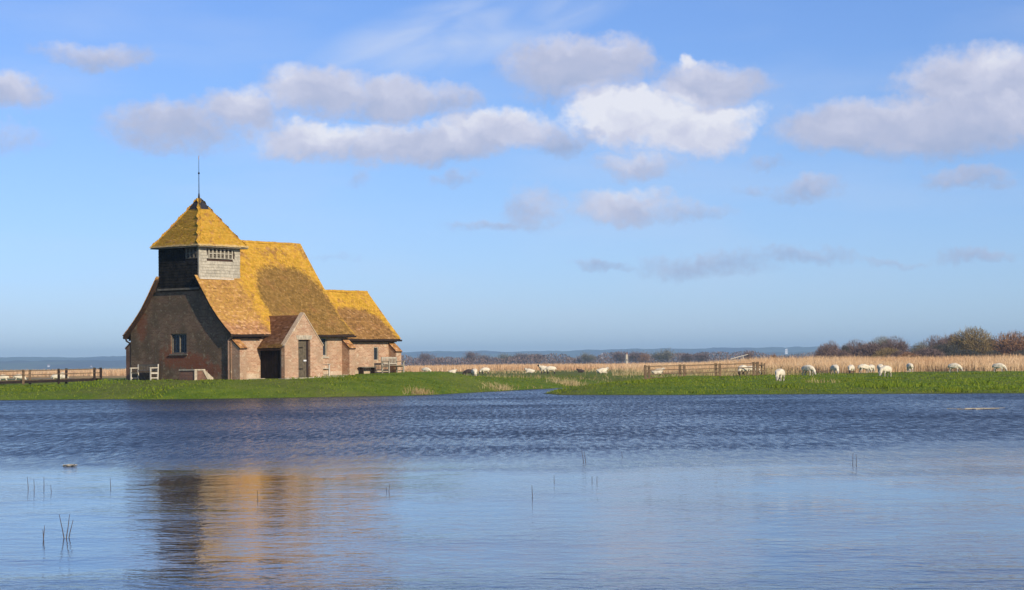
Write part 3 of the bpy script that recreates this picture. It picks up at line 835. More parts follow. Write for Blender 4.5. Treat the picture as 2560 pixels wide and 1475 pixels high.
MB().prism([(x*dv.x, x*dv.y-.006, 1.95+z) for x, z in bird], [(x*dv.x, x*dv.y+.006, 1.95+z) for x, z in bird]).build('vane', M['gilt'], wvn)

# ---- buttresses with tiled weatherings
def buttress(u0, u1, v0, v1, zt, zf, mat):
    s_ = 1 if v1 > v0 else -1
    mb = MB(); mb.prism([V3(u0,v0,-.5),V3(u0,v1,-.5),V3(u0,v1,zf),V3(u0,v0,zt)], [V3(u1,v0,-.5),V3(u1,v1,-.5),V3(u1,v1,zf),V3(u1,v0,zt)])
    b = mb.build('buttress', mat, church)
    A, Q, T = tiles([(v0*s_,zt+.03),(v1*s_+.05,zf+.02)], u0-.04, u1+.04, s_, seed=int(u0*10)+50, wavy=0)
    cp = MB(); cp.prism([V3(u0-.03,v0,zt-.04),V3(u0-.03,v1+s_*.04,zf-.05),V3(u0-.03,v1+s_*.04,zf+.02),V3(u0-.03,v0,zt+.03)],
                        [V3(u1+.03,v0,zt-.04),V3(u1+.03,v1+s_*.04,zf-.05),V3(u1+.03,v1+s_*.04,zf+.02),V3(u1+.03,v0,zt+.03)])
    c = cp.build('weathering', M['deck'], b)
    tag(np_mesh('weathering_tiles', A, Q, M['tile_but'], b, tint=T), kind='stuff')
buttress(.03, .52, HW, HW+.62, 2.13, 1.62, M['brick'])
buttress(8.62, LN-.02, HW, HW+.55, 2.13, 1.62, M['brick'])
buttress(LC-.5, LC-.02, HC, HC+.55, 1.95, 1.45, M['brick'])
buttress(.03, .5, -HW, -HW-.42, 2.05, 1.72, M['dark_brick'])

# ---- porch
PU0, PU1, PV = 2.1, 5.05, 5.65
pw = MB()
DOOR = (3.14-PU0, 4.06-PU0, -.5, 2.06)
wall(pw, (PU0, PV), (1,0), (0,1), PU1-PU0, -.5, 2.20-.01, [DOOR], .22)
# front gable above the door head, standing just proud of the roof slope as a parapet
pw2 = [(PU0,1.74),(UC,3.42),(PU1,1.74)]
pw.v = []; pw.f = []; pw.m = []
def fpt(u, z, d=0): return V3(u, PV-d, z)
zl = lambda u: 1.74+(3.42-1.74)*(1-abs(u-UC)/(UC-PU0))
cols = [PU0, 3.14, UC, 4.06, PU1]
for i in range(4):
    a, b_ = cols[i], cols[i+1]
    z0 = 2.06 if 3.1 < (a+b_)/2 < 4.1 else -.5
    for dd in (0, .24):
        pw.add([fpt(a,z0,dd),fpt(b_,z0,dd),fpt(b_,zl(b_),dd),fpt(a,zl(a),dd)], [(0,1,2,3) if not dd else (3,2,1,0)])
pw.add([fpt(3.14,-.5),fpt(3.14,2.06),fpt(3.14,2.06,.24),fpt(3.14,-.5,.24)], [(0,1,2,3)])
pw.add([fpt(4.06,-.5),fpt(4.06,2.06),fpt(4.06,2.06,.24),fpt(4.06,-.5,.24)], [(3,2,1,0)])
pw.add([fpt(3.14,2.06),fpt(4.06,2.06),fpt(4.06,2.06,.24),fpt(3.14,2.06,.24)], [(0,1,2,3)])
pw.add([fpt(PU0,-.5),fpt(PU0,1.74),fpt(PU0,1.74,.24),fpt(PU0,-.5,.24)], [(0,1,2,3)])
pw.add([fpt(PU1,-.5),fpt(PU1,1.74),fpt(PU1,1.74,.24),fpt(PU1,-.5,.24)], [(3,2,1,0)])
porch = pw.build('porch_front', M['brick'], church)
for s_ in (-1, 1):
    e = UC+s_*(UC-PU0+.03)
    mb = MB(); mb.prism([fpt(e,1.72,-.03),fpt(e,1.72,.27),fpt(UC,3.435,.27),fpt(UC,3.435,-.03)], [fpt(e,1.79,-.03),fpt(e,1.79,.27),fpt(UC,3.51,.27),fpt(UC,3.51,-.03)])
    mb.build('coping', M['plinth'], porch)
al = MB()
for i in range(9):
    a = 3.02+i*.127
    k = (i-4)*.012
    al.prism([fpt(a+.006,2.075,-.016),fpt(a+.121,2.075,-.016),fpt(a+.121+k,2.30,-.016),fpt(a+.006+k,2.30,-.016)],
             [fpt(a+.006,2.075,.05),fpt(a+.121,2.075,.05),fpt(a+.121+k,2.30,.05),fpt(a+.006+k,2.30,.05)])
tag(al.build('door_arch', M['stone'], porch), kind='stuff')
# west side: dark boards between oak posts, the wall's shade put into their black
side = MB().box(PU0+.12, PU0+.17, -(PV-.25), -HW, -.5, 1.66).build('porch_side', M['shadeboard'], church)
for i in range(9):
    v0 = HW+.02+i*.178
    MB().box(PU0+.085, PU0+.121, -(v0+.170), -v0, -.4, 1.62).build('board', M['shadeboard'], side)
MB().box(PU0+.03, PU0+.13, -(PV-.24), -(PV-.36), -.4, 1.64).build('post', M['oak'], side)
MB().box(PU1-.17, PU1-.1, -(PV-.25), -HW, -.5, 1.66).build('porch_side', M['brick'], church)
# door of five planks
dr = MB().box(3.14, 4.06, -(PV-.18), -(PV-.22), -.1, 2.06).build('door', M['door'], church)
for i in range(5):
    MB().box(3.19+i*.142, 3.19+i*.142+.136, -(PV-.145-.004*(i % 2)), -(PV-.185), .09, 1.98).build('plank', M['door'], dr)
for zz in (.50, 1.62):
    MB().box(3.17, 3.62, -(PV-.125), -(PV-.150), zz, zz+.05).build('strap_hinge', M['iron'], dr)
MB().box(3.66, 3.86, -(PV-.10), -(PV-.15), .92, 1.0).build('handle', M['white'], dr)
for a, b_ in ((3.14, 3.185), (3.905, 4.06)):
    MB().box(a, b_, -(PV-.13), -(PV-.2), -.1, 2.06).build('door_frame', M['gutter'], dr)
MB().box(3.185, 3.905, -(PV-.13), -(PV-.2), 1.99, 2.06).build('door_frame', M['gutter'], dr)

# ---- windows with timber frames and lead lattice
def window(place, a0, a1, z0, z1, dep, fm, nx_, nz_, sill=None, thick=.07):
    g = MB().prism([place(a0,-dep,z0),place(a1,-dep,z0),place(a1,-dep,z1),place(a0,-dep,z1)], [place(a0,-dep-.02,z0),place(a1,-dep-.02,z0),place(a1,-dep-.02,z1),place(a0,-dep-.02,z1)]).build('window', M['glass'], church)
    f = MB(); d1 = -dep+.07; d0 = -dep+.004
    def bar(xa, xb, za, zb, dd=d1):
        f.prism([place(xa,dd,za),place(xb,dd,za),place(xb,dd,zb),place(xa,dd,zb)], [place(xa,d0,za),place(xb,d0,za),place(xb,d0,zb),place(xa,d0,zb)])
    bar(a0,a0+thick,z0,z1); bar(a1-thick,a1,z0,z1); bar(a0+thick,a1-thick,z0,z0+thick); bar(a0+thick,a1-thick,z1-thick,z1)
    m_ = (a0+a1)/2
    if nx_ > 3: bar(m_-.03, m_+.03, z0+thick, z1-thick, d1-.008)
    f.build('window_frame', fm, g)
    L_ = MB()
    for i in range(1, nx_):
        xx = a0+(a1-a0)*i/nx_; L_.prism([place(xx-.007,d0+.012,z0),place(xx+.007,d0+.012,z0),place(xx+.007,d0+.012,z1),place(xx-.007,d0+.012,z1)], [place(xx-.007,d0-.002,z0),place(xx+.007,d0-.002,z0),place(xx+.007,d0-.002,z1),place(xx-.007,d0-.002,z1)])
    for i in range(1, nz_):
        zz = z0+(z1-z0)*i/nz_; L_.prism([place(a0,d0+.010,zz-.007),place(a1,d0+.010,zz-.007),place(a1,d0+.010,zz+.007),place(a0,d0+.010,zz+.007)], [place(a0,d0-.002,zz-.007),place(a1,d0-.002,zz-.007),place(a1,d0-.002,zz+.007),place(a0,d0-.002,zz+.007)])
    L_.build('lead_lattice', M['lead'], g)
    if sill:
        MB().prism([place(a0-.08,.07,z0-.09),place(a1+.08,.07,z0-.09),place(a1+.08,.07,z0-.03),place(a0-.08,.07,z0-.03)],
                   [place(a0-.08,-dep,z0-.09),place(a1+.08,-dep,z0-.09),place(a1+.08,-dep,z0+.005),place(a0-.08,-dep,z0+.005)]).build('sill', sill, g)
window(lambda a, d, z: V3(-d, a, z), GW[0]-HW, GW[1]-HW, GW[2], GW[3], .13, M['oak'], 6, 5, M['oak'])
window(lambda a, d, z: V3(a, HW+d, z), SWIN[0], SWIN[1], SWIN[2], SWIN[3], .13, M['greywood'], 4, 6, M['stone'], .06)
window(lambda a, d, z: V3(a, HC+d, z), LN+CWIN[0], LN+CWIN[1], CWIN[2], CWIN[3], .10, M['greywood'], 3, 5, None, .045)
window(lambda a, d, z: V3(a, HC+d, z), 10.35, 10.62, .95, 1.45, .10, M['greywood'], 2, 4, None, .04)

# ---- gutters and downpipe
def gutter(u0, u1, v, z):
    s_ = 1 if v > 0 else -1
    ring = [(0,0),(.02,-.07),(.07,-.10),(.13,-.08),(.15,0),(.13,0),(.11,-.06),(.07,-.08),(.035,-.06),(.02,0)]
    MB().prism([V3(u0, v+s_*a, z+b_) for a, b_ in ring], [V3(u1, v+s_*a, z+b_) for a, b_ in ring]).build('gutter', M['gutter'], church)
gutter(-.2, 2.05, 4.07, 2.33); gutter(5.15, LN+.28, 4.07, 2.33); gutter(-.2, LN+.2, -4.07, 2.33); gutter(LN+.3, LC+.28, 2.54, 2.14)
for v, s_ in ((HW, 1), (-HW, -1)):
    MB().box(.05, 2.08 if s_ > 0 else LN, -v, -(v+s_*.22), 2.14, 2.27).build('wall_plate', M['gutter'], church)
MB().box(5.1, LN, -HW, -(HW+.22), 2.225, 2.27).build('wall_plate', M['gutter'], church)
MB().box(LN+.1, LC, -HC, -(HC+.2), 2.0, 2.07).build('wall_plate', M['gutter'], church)
dp = MB(); dp.tube(V3(-.09, 3.72, -.1), V3(-.09, 3.72, 2.05), .048, n=10).tube(V3(-.09, 3.72, 2.05), V3(-.14, 4.1, 2.28), .045, n=10)
dp = dp.build('downpipe', M['brown'], church, smooth=False)
for zz in (.5, 1.3, 1.95): MB().tube(V3(-.09, 3.72, zz), V3(-.09, 3.72, zz+.06), .062, n=10).build('bracket', M['brown'], dp)
dpn = MB(); dpn.tube(V3(-.05, -4.15, 2.28), V3(-.05, -4.08, 2.12), .05, n=8).tube(V3(-.05, -4.08, 2.12), V3(.0, -3.86, 2.0), .045, n=8)
dpn.build('downpipe', M['gutter'], church)

# pale paved walk along the south wall
pv = MB()
def cground(u, v): 
    p = CH0+EU*u+EV*v; return float(ground(p.x, p.y)[0])-CHZ
slabs = empty('paving', (CH0.x, CH0.y, CHZ), CHROT); tag(slabs, kind='structure')
r_ = random.Random(4)
def slab(u0, u1, v0, v1):
    zz = max(cground((u0+u1)/2, (v0+v1)/2), cground(u0, v1), cground(u1, v1))+.025+r_.uniform(-.008, .008)
    MB().box(u0+.008, u1-.008, -(v0+.008), -(v1-.008), zz-.12, zz).build('slab', M['stone'], slabs)
u = .6
while u < 2.0: slab(u, u+.46, HW+.04, HW+.55); u += .47
u = 1.5
while u < 5.6: slab(u, u+.5, PV+.06, PV+.6); u += .51
u = 5.2
while u < 8.5: slab(u, u+.5, HW+.05, HW+.5); u += .51

# ------------------------------------------------------------------ churchyard furniture
def cw(u, v, dz=0.0):          # church frame -> world, standing on the ground
    p = CH0+EU*u+EV*v; return Vector((p.x, p.y, float(ground(p.x, p.y)[0])+dz))
def bench(name, mat, L, loc, rz, label, h=.92, back=None):
    """garden bench; +x along its length, faces +y"""
    b = empty(name, loc, rz, label, 'bench')
    for sx in (-1, 1):
        x = sx*(L/2-.035)
        MB().prism([(x-.03,.50,-.05),(x+.03,.50,-.05),(x+.03,.44,-.05),(x-.03,.44,-.05)], [(x-.03,.50,.64),(x+.03,.50,.64),(x+.03,.44,.64),(x-.03,.44,.64)]).build('leg', mat, b)
        MB().prism([(x-.03,.0,-.05),(x+.03,.0,-.05),(x+.03,-.06,-.05),(x-.03,-.06,-.05)], [(x-.03,-.05,h),(x+.03,-.05,h),(x+.03,-.11,h),(x-.03,-.11,h)]).build('back_leg', mat, b)
        MB().box(x-.035, x+.035, -.07, .54, .64, .685).build('armrest', mat, b)
        MB().box(x-.025, x+.025, -.02, .46, .34, .42).build('side_rail', mat, b)
        MB().box(x-.02, x+.02, -.02, .46, .10, .15).build('stretcher', mat, b)
    mat = back or mat
    for i in range(5):
        MB().box(-L/2+.04, L/2-.04, .03+i*.093, .03+i*.093+.075, .425, .447).build('seat_slat', mat, b)
    MB().box(-L/2+.06, L/2-.06, -.105, -.06, h-.09, h-.01).build('top_rail', mat, b)
    MB().box(-L/2+.06, L/2-.06, -.075, -.03, .50, .56).build('bottom_rail', mat, b)
    n = int((L-.2)/.11)
    for i in range(n):
        x = -L/2+.12+i*(L-.24)/(n-1)
        MB().box(x-.025, x+.025, -.088, -.055, .56, h-.09).build('back_slat', mat, b)
    return b
bench('garden_bench', M['palewood'], 1.6, cw(-.30, -2.2), CHROT+R(90), 'pale garden bench standing against the shaded west gable of the church', h=.86, back=M['oak'])  # slats in darker wood: shade on the back put into their colour
bench('garden_bench', M['greywood'], 1.35, cw(13.55, 3.05), CHROT+R(180), 'weathered bench beside the far end buttress of the church')
bench('garden_bench', M['palewood'], 1.5, cw(6.05, 4.05), CHROT+R(180), 'wooden bench half hidden behind the porch, below the nave window', h=1.0)
pb = empty('plank_seat', cw(12.15, 2.55), CHROT, 'low backless plank seat along the chancel wall', 'bench')
MB().box(-.62, .62, -.17, .15, .34, .39).build('seat', M['oak'], pb)
for sx in (-.5, .5): MB().box(sx-.05, sx+.05, -.13, .12, -.1, .34).build('leg', M['fencedark'], pb)
mbk = empty('mounting_block', cw(-.75, 1.95), CHROT, 'low brick mounting block with pale stone edges and a leaning slab before the gable', 'mounting block')
MB().box(-.55, .40, -.50, .62, -.2, .50).build('body', M['dark_brick'], mbk)
MB().box(-.585, .18, -.545, .64, .50, .57).build('cap_stone', M['stone'], mbk)
MB().box(-.58, -.40, -.535, -.50, -.2, .50).build('edge_stone', M['stone'], mbk)
MB().prism([(.02,-.56,.46),(.14,-.56,.53),(.80,-.56,.08),(.66,-.56,-.12),(.44,-.56,-.12)], [(.02,-.50,.46),(.14,-.50,.53),(.80,-.50,.08),(.66,-.50,-.12),(.44,-.50,-.12)]).build('leaning_slab', M['stone'], mbk, bevel=.012)

# ------------------------------------------------------------------ footbridges
def footbridge(name, label, posts_a, posts_b, ztop, rails, deck, matp, railm, z0=-.3, dark=None, over=.06):
    b = empty(name, (posts_a[0][0], posts_a[0][1], 0), 0, label, 'footbridge')
    ox, oy = posts_a[0]
    r = random.Random(len(posts_a)+int(ox))
    for row, ps in enumerate((posts_a, posts_b)):
        for i, (x, y) in enumerate(ps):
            m_ = dark if dark and i >= dark[0] else matp
            w = .085
            tl = r.uniform(-.025,.025); tl2 = r.uniform(-.02,.02); zt = ztop[0]+(ztop[1]-ztop[0])*i/(len(ps)-1)+r.uniform(-.03,.03)
            a = [(x-ox-w,y-oy-w,z0),(x-ox+w,y-oy-w,z0),(x-ox+w,y-oy+w,z0),(x-ox-w,y-oy+w,z0)]
            t_ = [(p[0]+tl,p[1]+tl2,zt) for p in a]
            MB().prism(a, t_).build('post', dark[1] if dark and i >= dark[0] else matp, b, bevel=.008)
        for (za, zb, hh) in rails:
            for i in range(len(ps)-1):
                (xa, ya), (xb, yb) = ps[i], ps[i+1]; n = len(ps)-1
                s0, s1 = i/n, (i+1)/n
                f = -.11 if row == 0 else .11
                MB().beam((xa-ox-.03,ya-oy+f,za+(zb-za)*s0+r.uniform(-.012,.012)), (xb-ox+.03,yb-oy+f,za+(zb-za)*s1+r.uniform(-.012,.012)), .04, hh).build('rail', railm, b)
    # deck planks across
    (xa, ya), (xb, yb) = posts_a[0], posts_a[-1]; (xc, yc), (xd, yd) = posts_b[0], posts_b[-1]
    n = int(abs(xb-xa)/.2)
    pm = None
    for i in range(n):
        s = (i+.5)/n
        p0 = Vector((xa+(xb-xa)*s-ox, ya+(yb-ya)*s-oy+.07, deck[0]+(deck[1]-deck[0])*s)); p1 = Vector((xc+(xd-xc)*s-ox, yc+(yd-yc)*s-oy-.07, deck[0]+(deck[1]-deck[0])*s))
        MB().beam(p0, p1, .18, .05).build('deck_plank', matp, b)
    for ps, f in ((posts_a, .03), (posts_b, -.03)):
        (xa, ya), (xb, yb) = ps[0], ps[-1]
        MB().beam((xa-ox,ya-oy+f+.0,deck[0]-.13), (xb-ox,yb-oy+f,deck[1]-.13), .09, .2).build('bearer', dark[2] if dark else matp, b)  # dark bearer colour carries the black shadow under the left deck
    return b
def bx(px, Y): return ((px-1280)/FPX*Y, Y)
la = [bx(x, 160) for x in (-122,-32,57,146,235)]; lb = [bx(x, 162.2) for x in (-103,-14,74,164,251)]
footbridge('footbridge', 'timber footbridge with paired rails and dark posts left of the church', la, lb, (1.40,1.58), [(1.30,1.50,.06),(.98,1.20,.06)], (.58,.80), M['fence'], M['fence'], -.2, (3, M['fencedark'], M['fencedark']))
ra = [bx(x, 140) for x in (1611,1698,1788,1882)]; rb = [bx(x, 142) for x in (1621,1709,1797,1890)]
fb2 = footbridge('footbridge', 'brown timber footbridge with three rails among the sheep on the right bank', ra, rb, (1.36,1.50), [(1.28,1.40,.055),(1.02,1.14,.05),(.76,.88,.05)], (.52,.56), M['fence'], M['fence'], -.3)
# stile posts at its far end
st = empty('stile', (bx(1893,143.5)[0], 143.5, .3), 0, 'cluster of stile posts at the right end of the right footbridge', 'stile')
for i, (dx, dy) in enumerate(((0,0),(.27,.3),(.40,-.2))):
    MB().prism([(dx-.05,dy-.05,-.4),(dx+.05,dy-.05,-.4),(dx+.05,dy+.05,-.4),(dx-.05,dy+.05,-.4)], [(dx-.04,dy-.05,1.2-.05*i),(dx+.06,dy-.05,1.2-.05*i),(dx+.06,dy+.05,1.22-.05*i),(dx-.04,dy+.05,1.22-.05*i)]).build('post', M['fence'], st)
MB().beam((-.1,-.1,.62), (.55,-.1,.60), .22, .05).build('step', M['fence'], st)
MB().beam((-.05,.1,.98), (.48,.1,.97), .04, .09).build('rail', M['fence'], st)
# culvert pipe mouth below the bridge
cpos = bx(1624, 137.4); cz = .16
cul = MB(); n = 20
for (y0, y1) in ((-1.0, .8),):
    o0 = [(math.cos(2*math.pi*i/n)*.23, y0, math.sin(2*math.pi*i/n)*.23) for i in range(n)]; i0 = [(p[0]*.86, y0, p[2]*.86) for p in o0]
    o1 = [(p[0], y1, p[2]) for p in o0]; i1 = [(p[0], y1, p[2]) for p in i0]
    vs = o0+i0+o1+i1
    fs = [(i,(i+1)%n,n+(i+1)%n,n+i) for i in range(n)]+[(i,2*n+i,2*n+(i+1)%n,(i+1)%n) for i in range(n)]+[(n+i,n+(i+1)%n,3*n+(i+1)%n,3*n+i) for i in range(n)]
    fs += [tuple(3*n+i for i in range(n))]
    cul.add(vs, fs)
cul = cul.build('culvert_pipe', M['iron'], None); cul.location = (cpos[0], cpos[1], cz)
tag(cul, 'black pipe mouth poking from the bank under the right footbridge', 'pipe')

# ------------------------------------------------------------------ sheep
def m_wool(name, col):
    m, t, b = material(name)
    f, _ = t.noise(objco(t), 9, 5, .7); g, _ = t.noise(objco(t), 3, 3, .6)
    c = t.mix(t.smooth(f, .35, .65), tuple(q*.78 for q in col), col)
    c = t.mix(t.math('MULTIPLY', t.smooth(g, .5, .7), .35), c, tuple(q*.6 for q in col))
    t.l.new(c, b.inputs['Base Color']); b.inputs['Roughness'].default_value = 1; b.inputs['Specular IOR Level'].default_value = .05
    b.inputs['Sheen Weight'].default_value = .2
    bump(t, b, f, .9, .03)
    return m
M['wool'] = m_wool('cream_wool', (.84,.72,.51)); M['darkwool'] = m_wool('dark_brown_wool', (.07,.05,.04))
M['face'] = m_plain('sheep_face', (.50,.43,.34), .15, 9); M['darkface'] = m_plain('dark_sheep_face', (.06,.045,.04), .2, 9)

def sheep_mesh(pose, dark_face=False, wool='wool'):
    V = []; E = []; Rd = []
    def add(p, r, parent=None):
        V.append(p); Rd.append(r); i = len(V)-1
        if parent is not None: E.append((parent, i))
        return i
    zb = .60 if pose != 'lie' else .32
    pel = add((-.36,0,zb), (.235,.25)); mid = add((-.02,0,zb-.01), (.285,.27), pel); che = add((.32,0,zb), (.235,.24), mid)
    rump = add((-.54,0,zb-.02), (.13,.15), pel); tail = add((-.60,0,zb-.20), (.045,.05), rump)
    if pose == 'graze':
        nk = add((.53,0,zb-.08), (.14,.15), che); pl = add((.70,0,.30), (.085,.09), nk); mz = add((.80,0,.10), (.05,.055), pl)
    elif pose == 'stand':
        nk = add((.50,0,zb+.14), (.13,.14), che); pl = add((.63,0,zb+.30), (.085,.09), nk); mz = add((.82,0,zb+.23), (.05,.055), pl)
    elif pose == 'turn':
        nk = add((.50,.06,zb+.08), (.13,.14), che); pl = add((.60,.16,zb+.22), (.085,.09), nk); mz = add((.63,.36,zb+.15), (.05,.055), pl)
    else:
        nk = add((.50,0,zb+.12), (.13,.14), che); pl = add((.62,0,zb+.25), (.085,.085), nk); mz = add((.80,0,zb+.17), (.05,.055), pl)
    for s in (-1, 1):
        e = add((V[pl][0]-.03, V[pl][1]+s*.13, V[pl][2]+.05), (.022,.035), pl)
        if pose != 'lie':
            sh = add((.32, s*.13, zb-.16), (.10,.10), che); kn = add((.34, s*.125, .27), (.05,.05), sh); ho = add((.33, s*.125, .03), (.036,.036), kn)
            hp = add((-.34, s*.14, zb-.12), (.13,.13), pel); st_ = add((-.28, s*.14, .36), (.08,.08), hp); hk = add((-.43, s*.13, .25), (.045,.045), st_); hf = add((-.40, s*.13, .03), (.036,.036), hk)
        else:
            sh = add((.36, s*.18, .14), (.08,.08), che); ho = add((.56, s*.17, .06), (.045,.045), sh)
            hp = add((-.30, s*.22, .15), (.12,.12), pel); hf = add((-.10, s*.28, .06), (.045,.045), hp)
    me = bpy.data.meshes.new('sheep_skeleton'); me.from_pydata(V, E, [])
    o = bpy.data.objects.new('sheep_skeleton', me); COL.objects.link(o)
    sk = o.modifiers.new('skin', 'SKIN'); sk.use_smooth_shade = True
    for i, r in enumerate(Rd): me.skin_vertices[0].data[i].radius = r
    me.skin_vertices[0].data[0].use_root = True
    sb = o.modifiers.new('sub', 'SUBSURF'); sb.levels = 2; sb.render_levels = 2
    dg = bpy.context.evaluated_depsgraph_get(); dg.update()
    m2 = bpy.data.meshes.new_from_object(o.evaluated_get(dg)); m2.name = 'sheep'
    bpy.data.objects.remove(o); bpy.data.meshes.remove(me)
    n = len(m2.vertices); co = np.zeros(n*3); m2.vertices.foreach_get('co', co); co = co.reshape(-1, 3)
    no = np.zeros(n*3); m2.vertices.foreach_get('normal', no); no = no.reshape(-1, 3)
    hd = np.array(V[pl]); headd = np.linalg.norm(co-np.array(V[mz]), axis=1); leg = co[:,2]
    woolly = (co[:,2] > (.30 if pose != 'lie' else -1)) & (headd > .26)
    co[:,0] *= .86
    bmp = (vnoise(co[:,0]*1+co[:,2]*.7, co[:,1]+co[:,2]*.5, 12, 3)-.5)*.05
    co += no*(bmp*woolly)[:, None]
    m2.vertices.foreach_set('co', co.ravel())
    m2.materials.clear(); m2.materials.append(M[wool]); m2.materials.append(M['darkface' if dark_face else 'face'])
    mi = np.zeros(len(m2.polygons), np.int32)
    for p in m2.polygons:
        vs = list(p.vertices)
        if not woolly[vs].any(): mi[p.index] = 1
    m2.polygons.foreach_set('material_index', mi)
    m2.update()
    return m2
SHEEP = {}
def sheep(x, yfeet, Y, pose, head, label, dark=False, wool='wool', k=1.0, sink=0.0, group='sheep grazing around the marsh'):
    key = (pose, dark, wool)
    if key not in SHEEP: SHEEP[key] = sheep_mesh(*key)
    p = at_depth(x, yfeet, Y)
    o = bpy.data.objects.new('sheep', SHEEP[key]); COL.objects.link(o)
    gz = float(ground(p.x, p.y)[0])
    o.location = (p.x, p.y, gz-.015-sink); o.rotation_euler = (0, 0, R(head)); k *= .93; o.scale = (k, k, k)
    tag(o, label, 'sheep', group)
    return o
# heading: 0 faces right, 180 left, 90 away, 270 towards the camera
sheep(1950, 960, 117, 'graze', 248, 'cream sheep grazing nearest the water, right of the right footbridge, its shadow falling left', k=1.02)
sheep(2020, 947, 136, 'graze', 312, 'plump sheep grazing to the right just behind the nearest sheep')
sheep(2215, 951, 131, 'graze', 222, 'sheep grazing leftward in front, below the row by the reeds')
sheep(2087, 936, 150, 'graze', 285, 'sheep seen end on between the plump sheep and the reeds')
sheep(2128, 926, 165, 'graze', 250, 'sheep at the reed edge, leftmost of the row along the reeds', dark=True)
sheep(2160, 928, 162, 'graze', 20, 'shaded sheep at the reed edge, second of the row along the reeds')
sheep(2201, 931, 157, 'graze', 265, 'sheep end on just above and behind the leftward grazing sheep')
sheep(2275, 924, 166, 'graze', 95, 'lone sheep seen from behind at the middle of the reed edge')
sheep(2386, 928, 162, 'graze', 335, 'sheep grazing rightward before the reeds, second from the right')
sheep(2497, 929, 162, 'graze', 332, 'rightmost sheep grazing before the reeds near the picture edge')
sheep(1858, 941, 143, 'graze', 235, 'sheep with a shaded flank beside the stile posts', dark=True)
sheep(1881, 938, 147, 'graze', 10, 'paler sheep behind the one at the stile posts', k=.95)
sheep(1643, 934, 172, 'lie', 5, 'sheep lying stretched out behind the rails of the right footbridge')
sheep(1505, 933, 205, 'lie', 10, 'round white sheep lying alone between the channel and the far reeds', k=1.1)
sheep(1361, 927, 205, 'stand', 185, 'dark faced sheep standing left of the close pair in mid pasture', dark=True, k=1.05)
sheep(1377, 931, 196, 'graze', 190, 'sheep grazing right of the close pair in mid pasture', dark=True, k=1.05)
sheep(1325, 926, 222, 'lie', 175, 'sheep lying left of the close pair in mid pasture')
sheep(1213, 929, 215, 'graze', 200, 'sheep with a dark head behind the mound, right of the dark sheep', dark=True)
sheep(1186, 937, 180, 'graze', 280, 'white sheep end on next to the dark sheep behind the mound')
sheep(1172, 933, 182, 'graze', 190, 'dark brown sheep grazing behind the mound', dark=True, wool='darkwool', k=.9)
sheep(1131, 935, 240, 'lie', 0, 'sheep mostly hidden by the mound, right of the chancel', k=.9)
sheep(1065, 931, 235, 'graze', 340, 'sheep just right of the chancel, beyond the mound')
sheep(1452, 924, 235, 'lie', 180, 'small dark sheep lying far out in the pasture', dark=True, wool='darkwool', k=.8)
sheep(8, 962, 185, 'graze', 190, 'leftmost white sheep behind the left footbridge')
sheep(48, 961, 185, 'graze', 15, 'second sheep from the left behind the left footbridge')
sheep(142, 959, 182, 'stand', 10, 'sheep half hidden by the dark posts of the left footbridge')
sheep(158, 959, 186, 'graze', 170, 'sheep between the paired dark posts of the left footbridge', k=.95)
sheep(2069, 912, 186, 'graze', 150, 'pale sheep half sunk in the reeds at the left of the flock', k=.95)
sheep(2414, 893, 262, 'stand', 10, 'white sheep far behind the reeds below the biggest tree', k=1.15)
sheep(2527, 896, 262, 'graze', 20, 'white sheep far behind the reeds at the right edge', k=1.15)
sheep(2179, 926, 170, 'graze', 60, 'sheep showing only its back behind the second of the reed row', k=.9)

# ------------------------------------------------------------------ reeds, grasses and floating stems
def m_blade(name, stops, trans=.25):
    m, t, b = material(name)
    at = t.new('ShaderNodeAttribute', attribute_name='tint')
    c = t.ramp(at.outputs['Fac'], stops)
    f, _ = t.noise(geoco(t), .06, 4, .6)
    c = t.mix(t.math('MULTIPLY', t.smooth(f, .4, .65), .55), c, t.mix(1.0, c, (.80,.62,.50), 'MULTIPLY'))
    t.l.new(c, b.inputs['Base Color']); b.inputs['Roughness'].default_value = .9; b.inputs['Specular IOR Level'].default_value = .1
    return m
M['reed'] = m_blade('dry_reed', [(0,(.48,.30,.15)),(.5,(.68,.455,.25)),(1,(.84,.63,.39))])
M['drygrass'] = m_blade('dry_rush', [(0,(.28,.20,.085)),(.5,(.44,.34,.16)),(1,(.58,.47,.26))])
M['grass'] = m_blade('grass_blade', [(0,(.068,.118,.007)),(.5,(.135,.195,.013)),(1,(.25,.27,.03))])
def blades(name, x, y, h, w, mat, lean=.15, label=None, cat=None, kind='stuff', curve=.0, seed=1):
    r = np.random.default_rng(seed); n = len(x); z = ground(x, y)-.03
    a = r.uniform(0, 2*math.pi, n); la = r.uniform(0, 2*math.pi, n); lm = np.abs(r.normal(0, lean, n))*h
    dx = np.cos(a)*w/2; dy = np.sin(a)*w/2*.6
    mx = x+np.cos(la)*lm*.35; my = y+np.sin(la)*lm*.35; tx = x+np.cos(la)*lm; ty = y+np.sin(la)*lm
    V = np.stack([np.stack([x-dx,y-dy,z],1), np.stack([x+dx,y+dy,z],1), np.stack([mx+dx*.9,my+dy*.9,z+h*.6],1), np.stack([mx-dx*.9,my-dy*.9,z+h*.6],1),
                  np.stack([tx+dx*.25,ty+dy*.25,z+h],1), np.stack([tx-dx*.25,ty-dy*.25,z+h],1)], 1).reshape(-1, 3)
    base = np.arange(n)[:, None]*6
    Q = np.concatenate([base+np.array([0,1,2,3]), base+np.array([3,2,4,5])])
    T = np.repeat(np.clip(r.normal(.5, .25, n), 0, 1), 6)
    o = np_mesh(name, V, Q, mat, tint=T)
    return tag(o, label, cat, kind=kind)
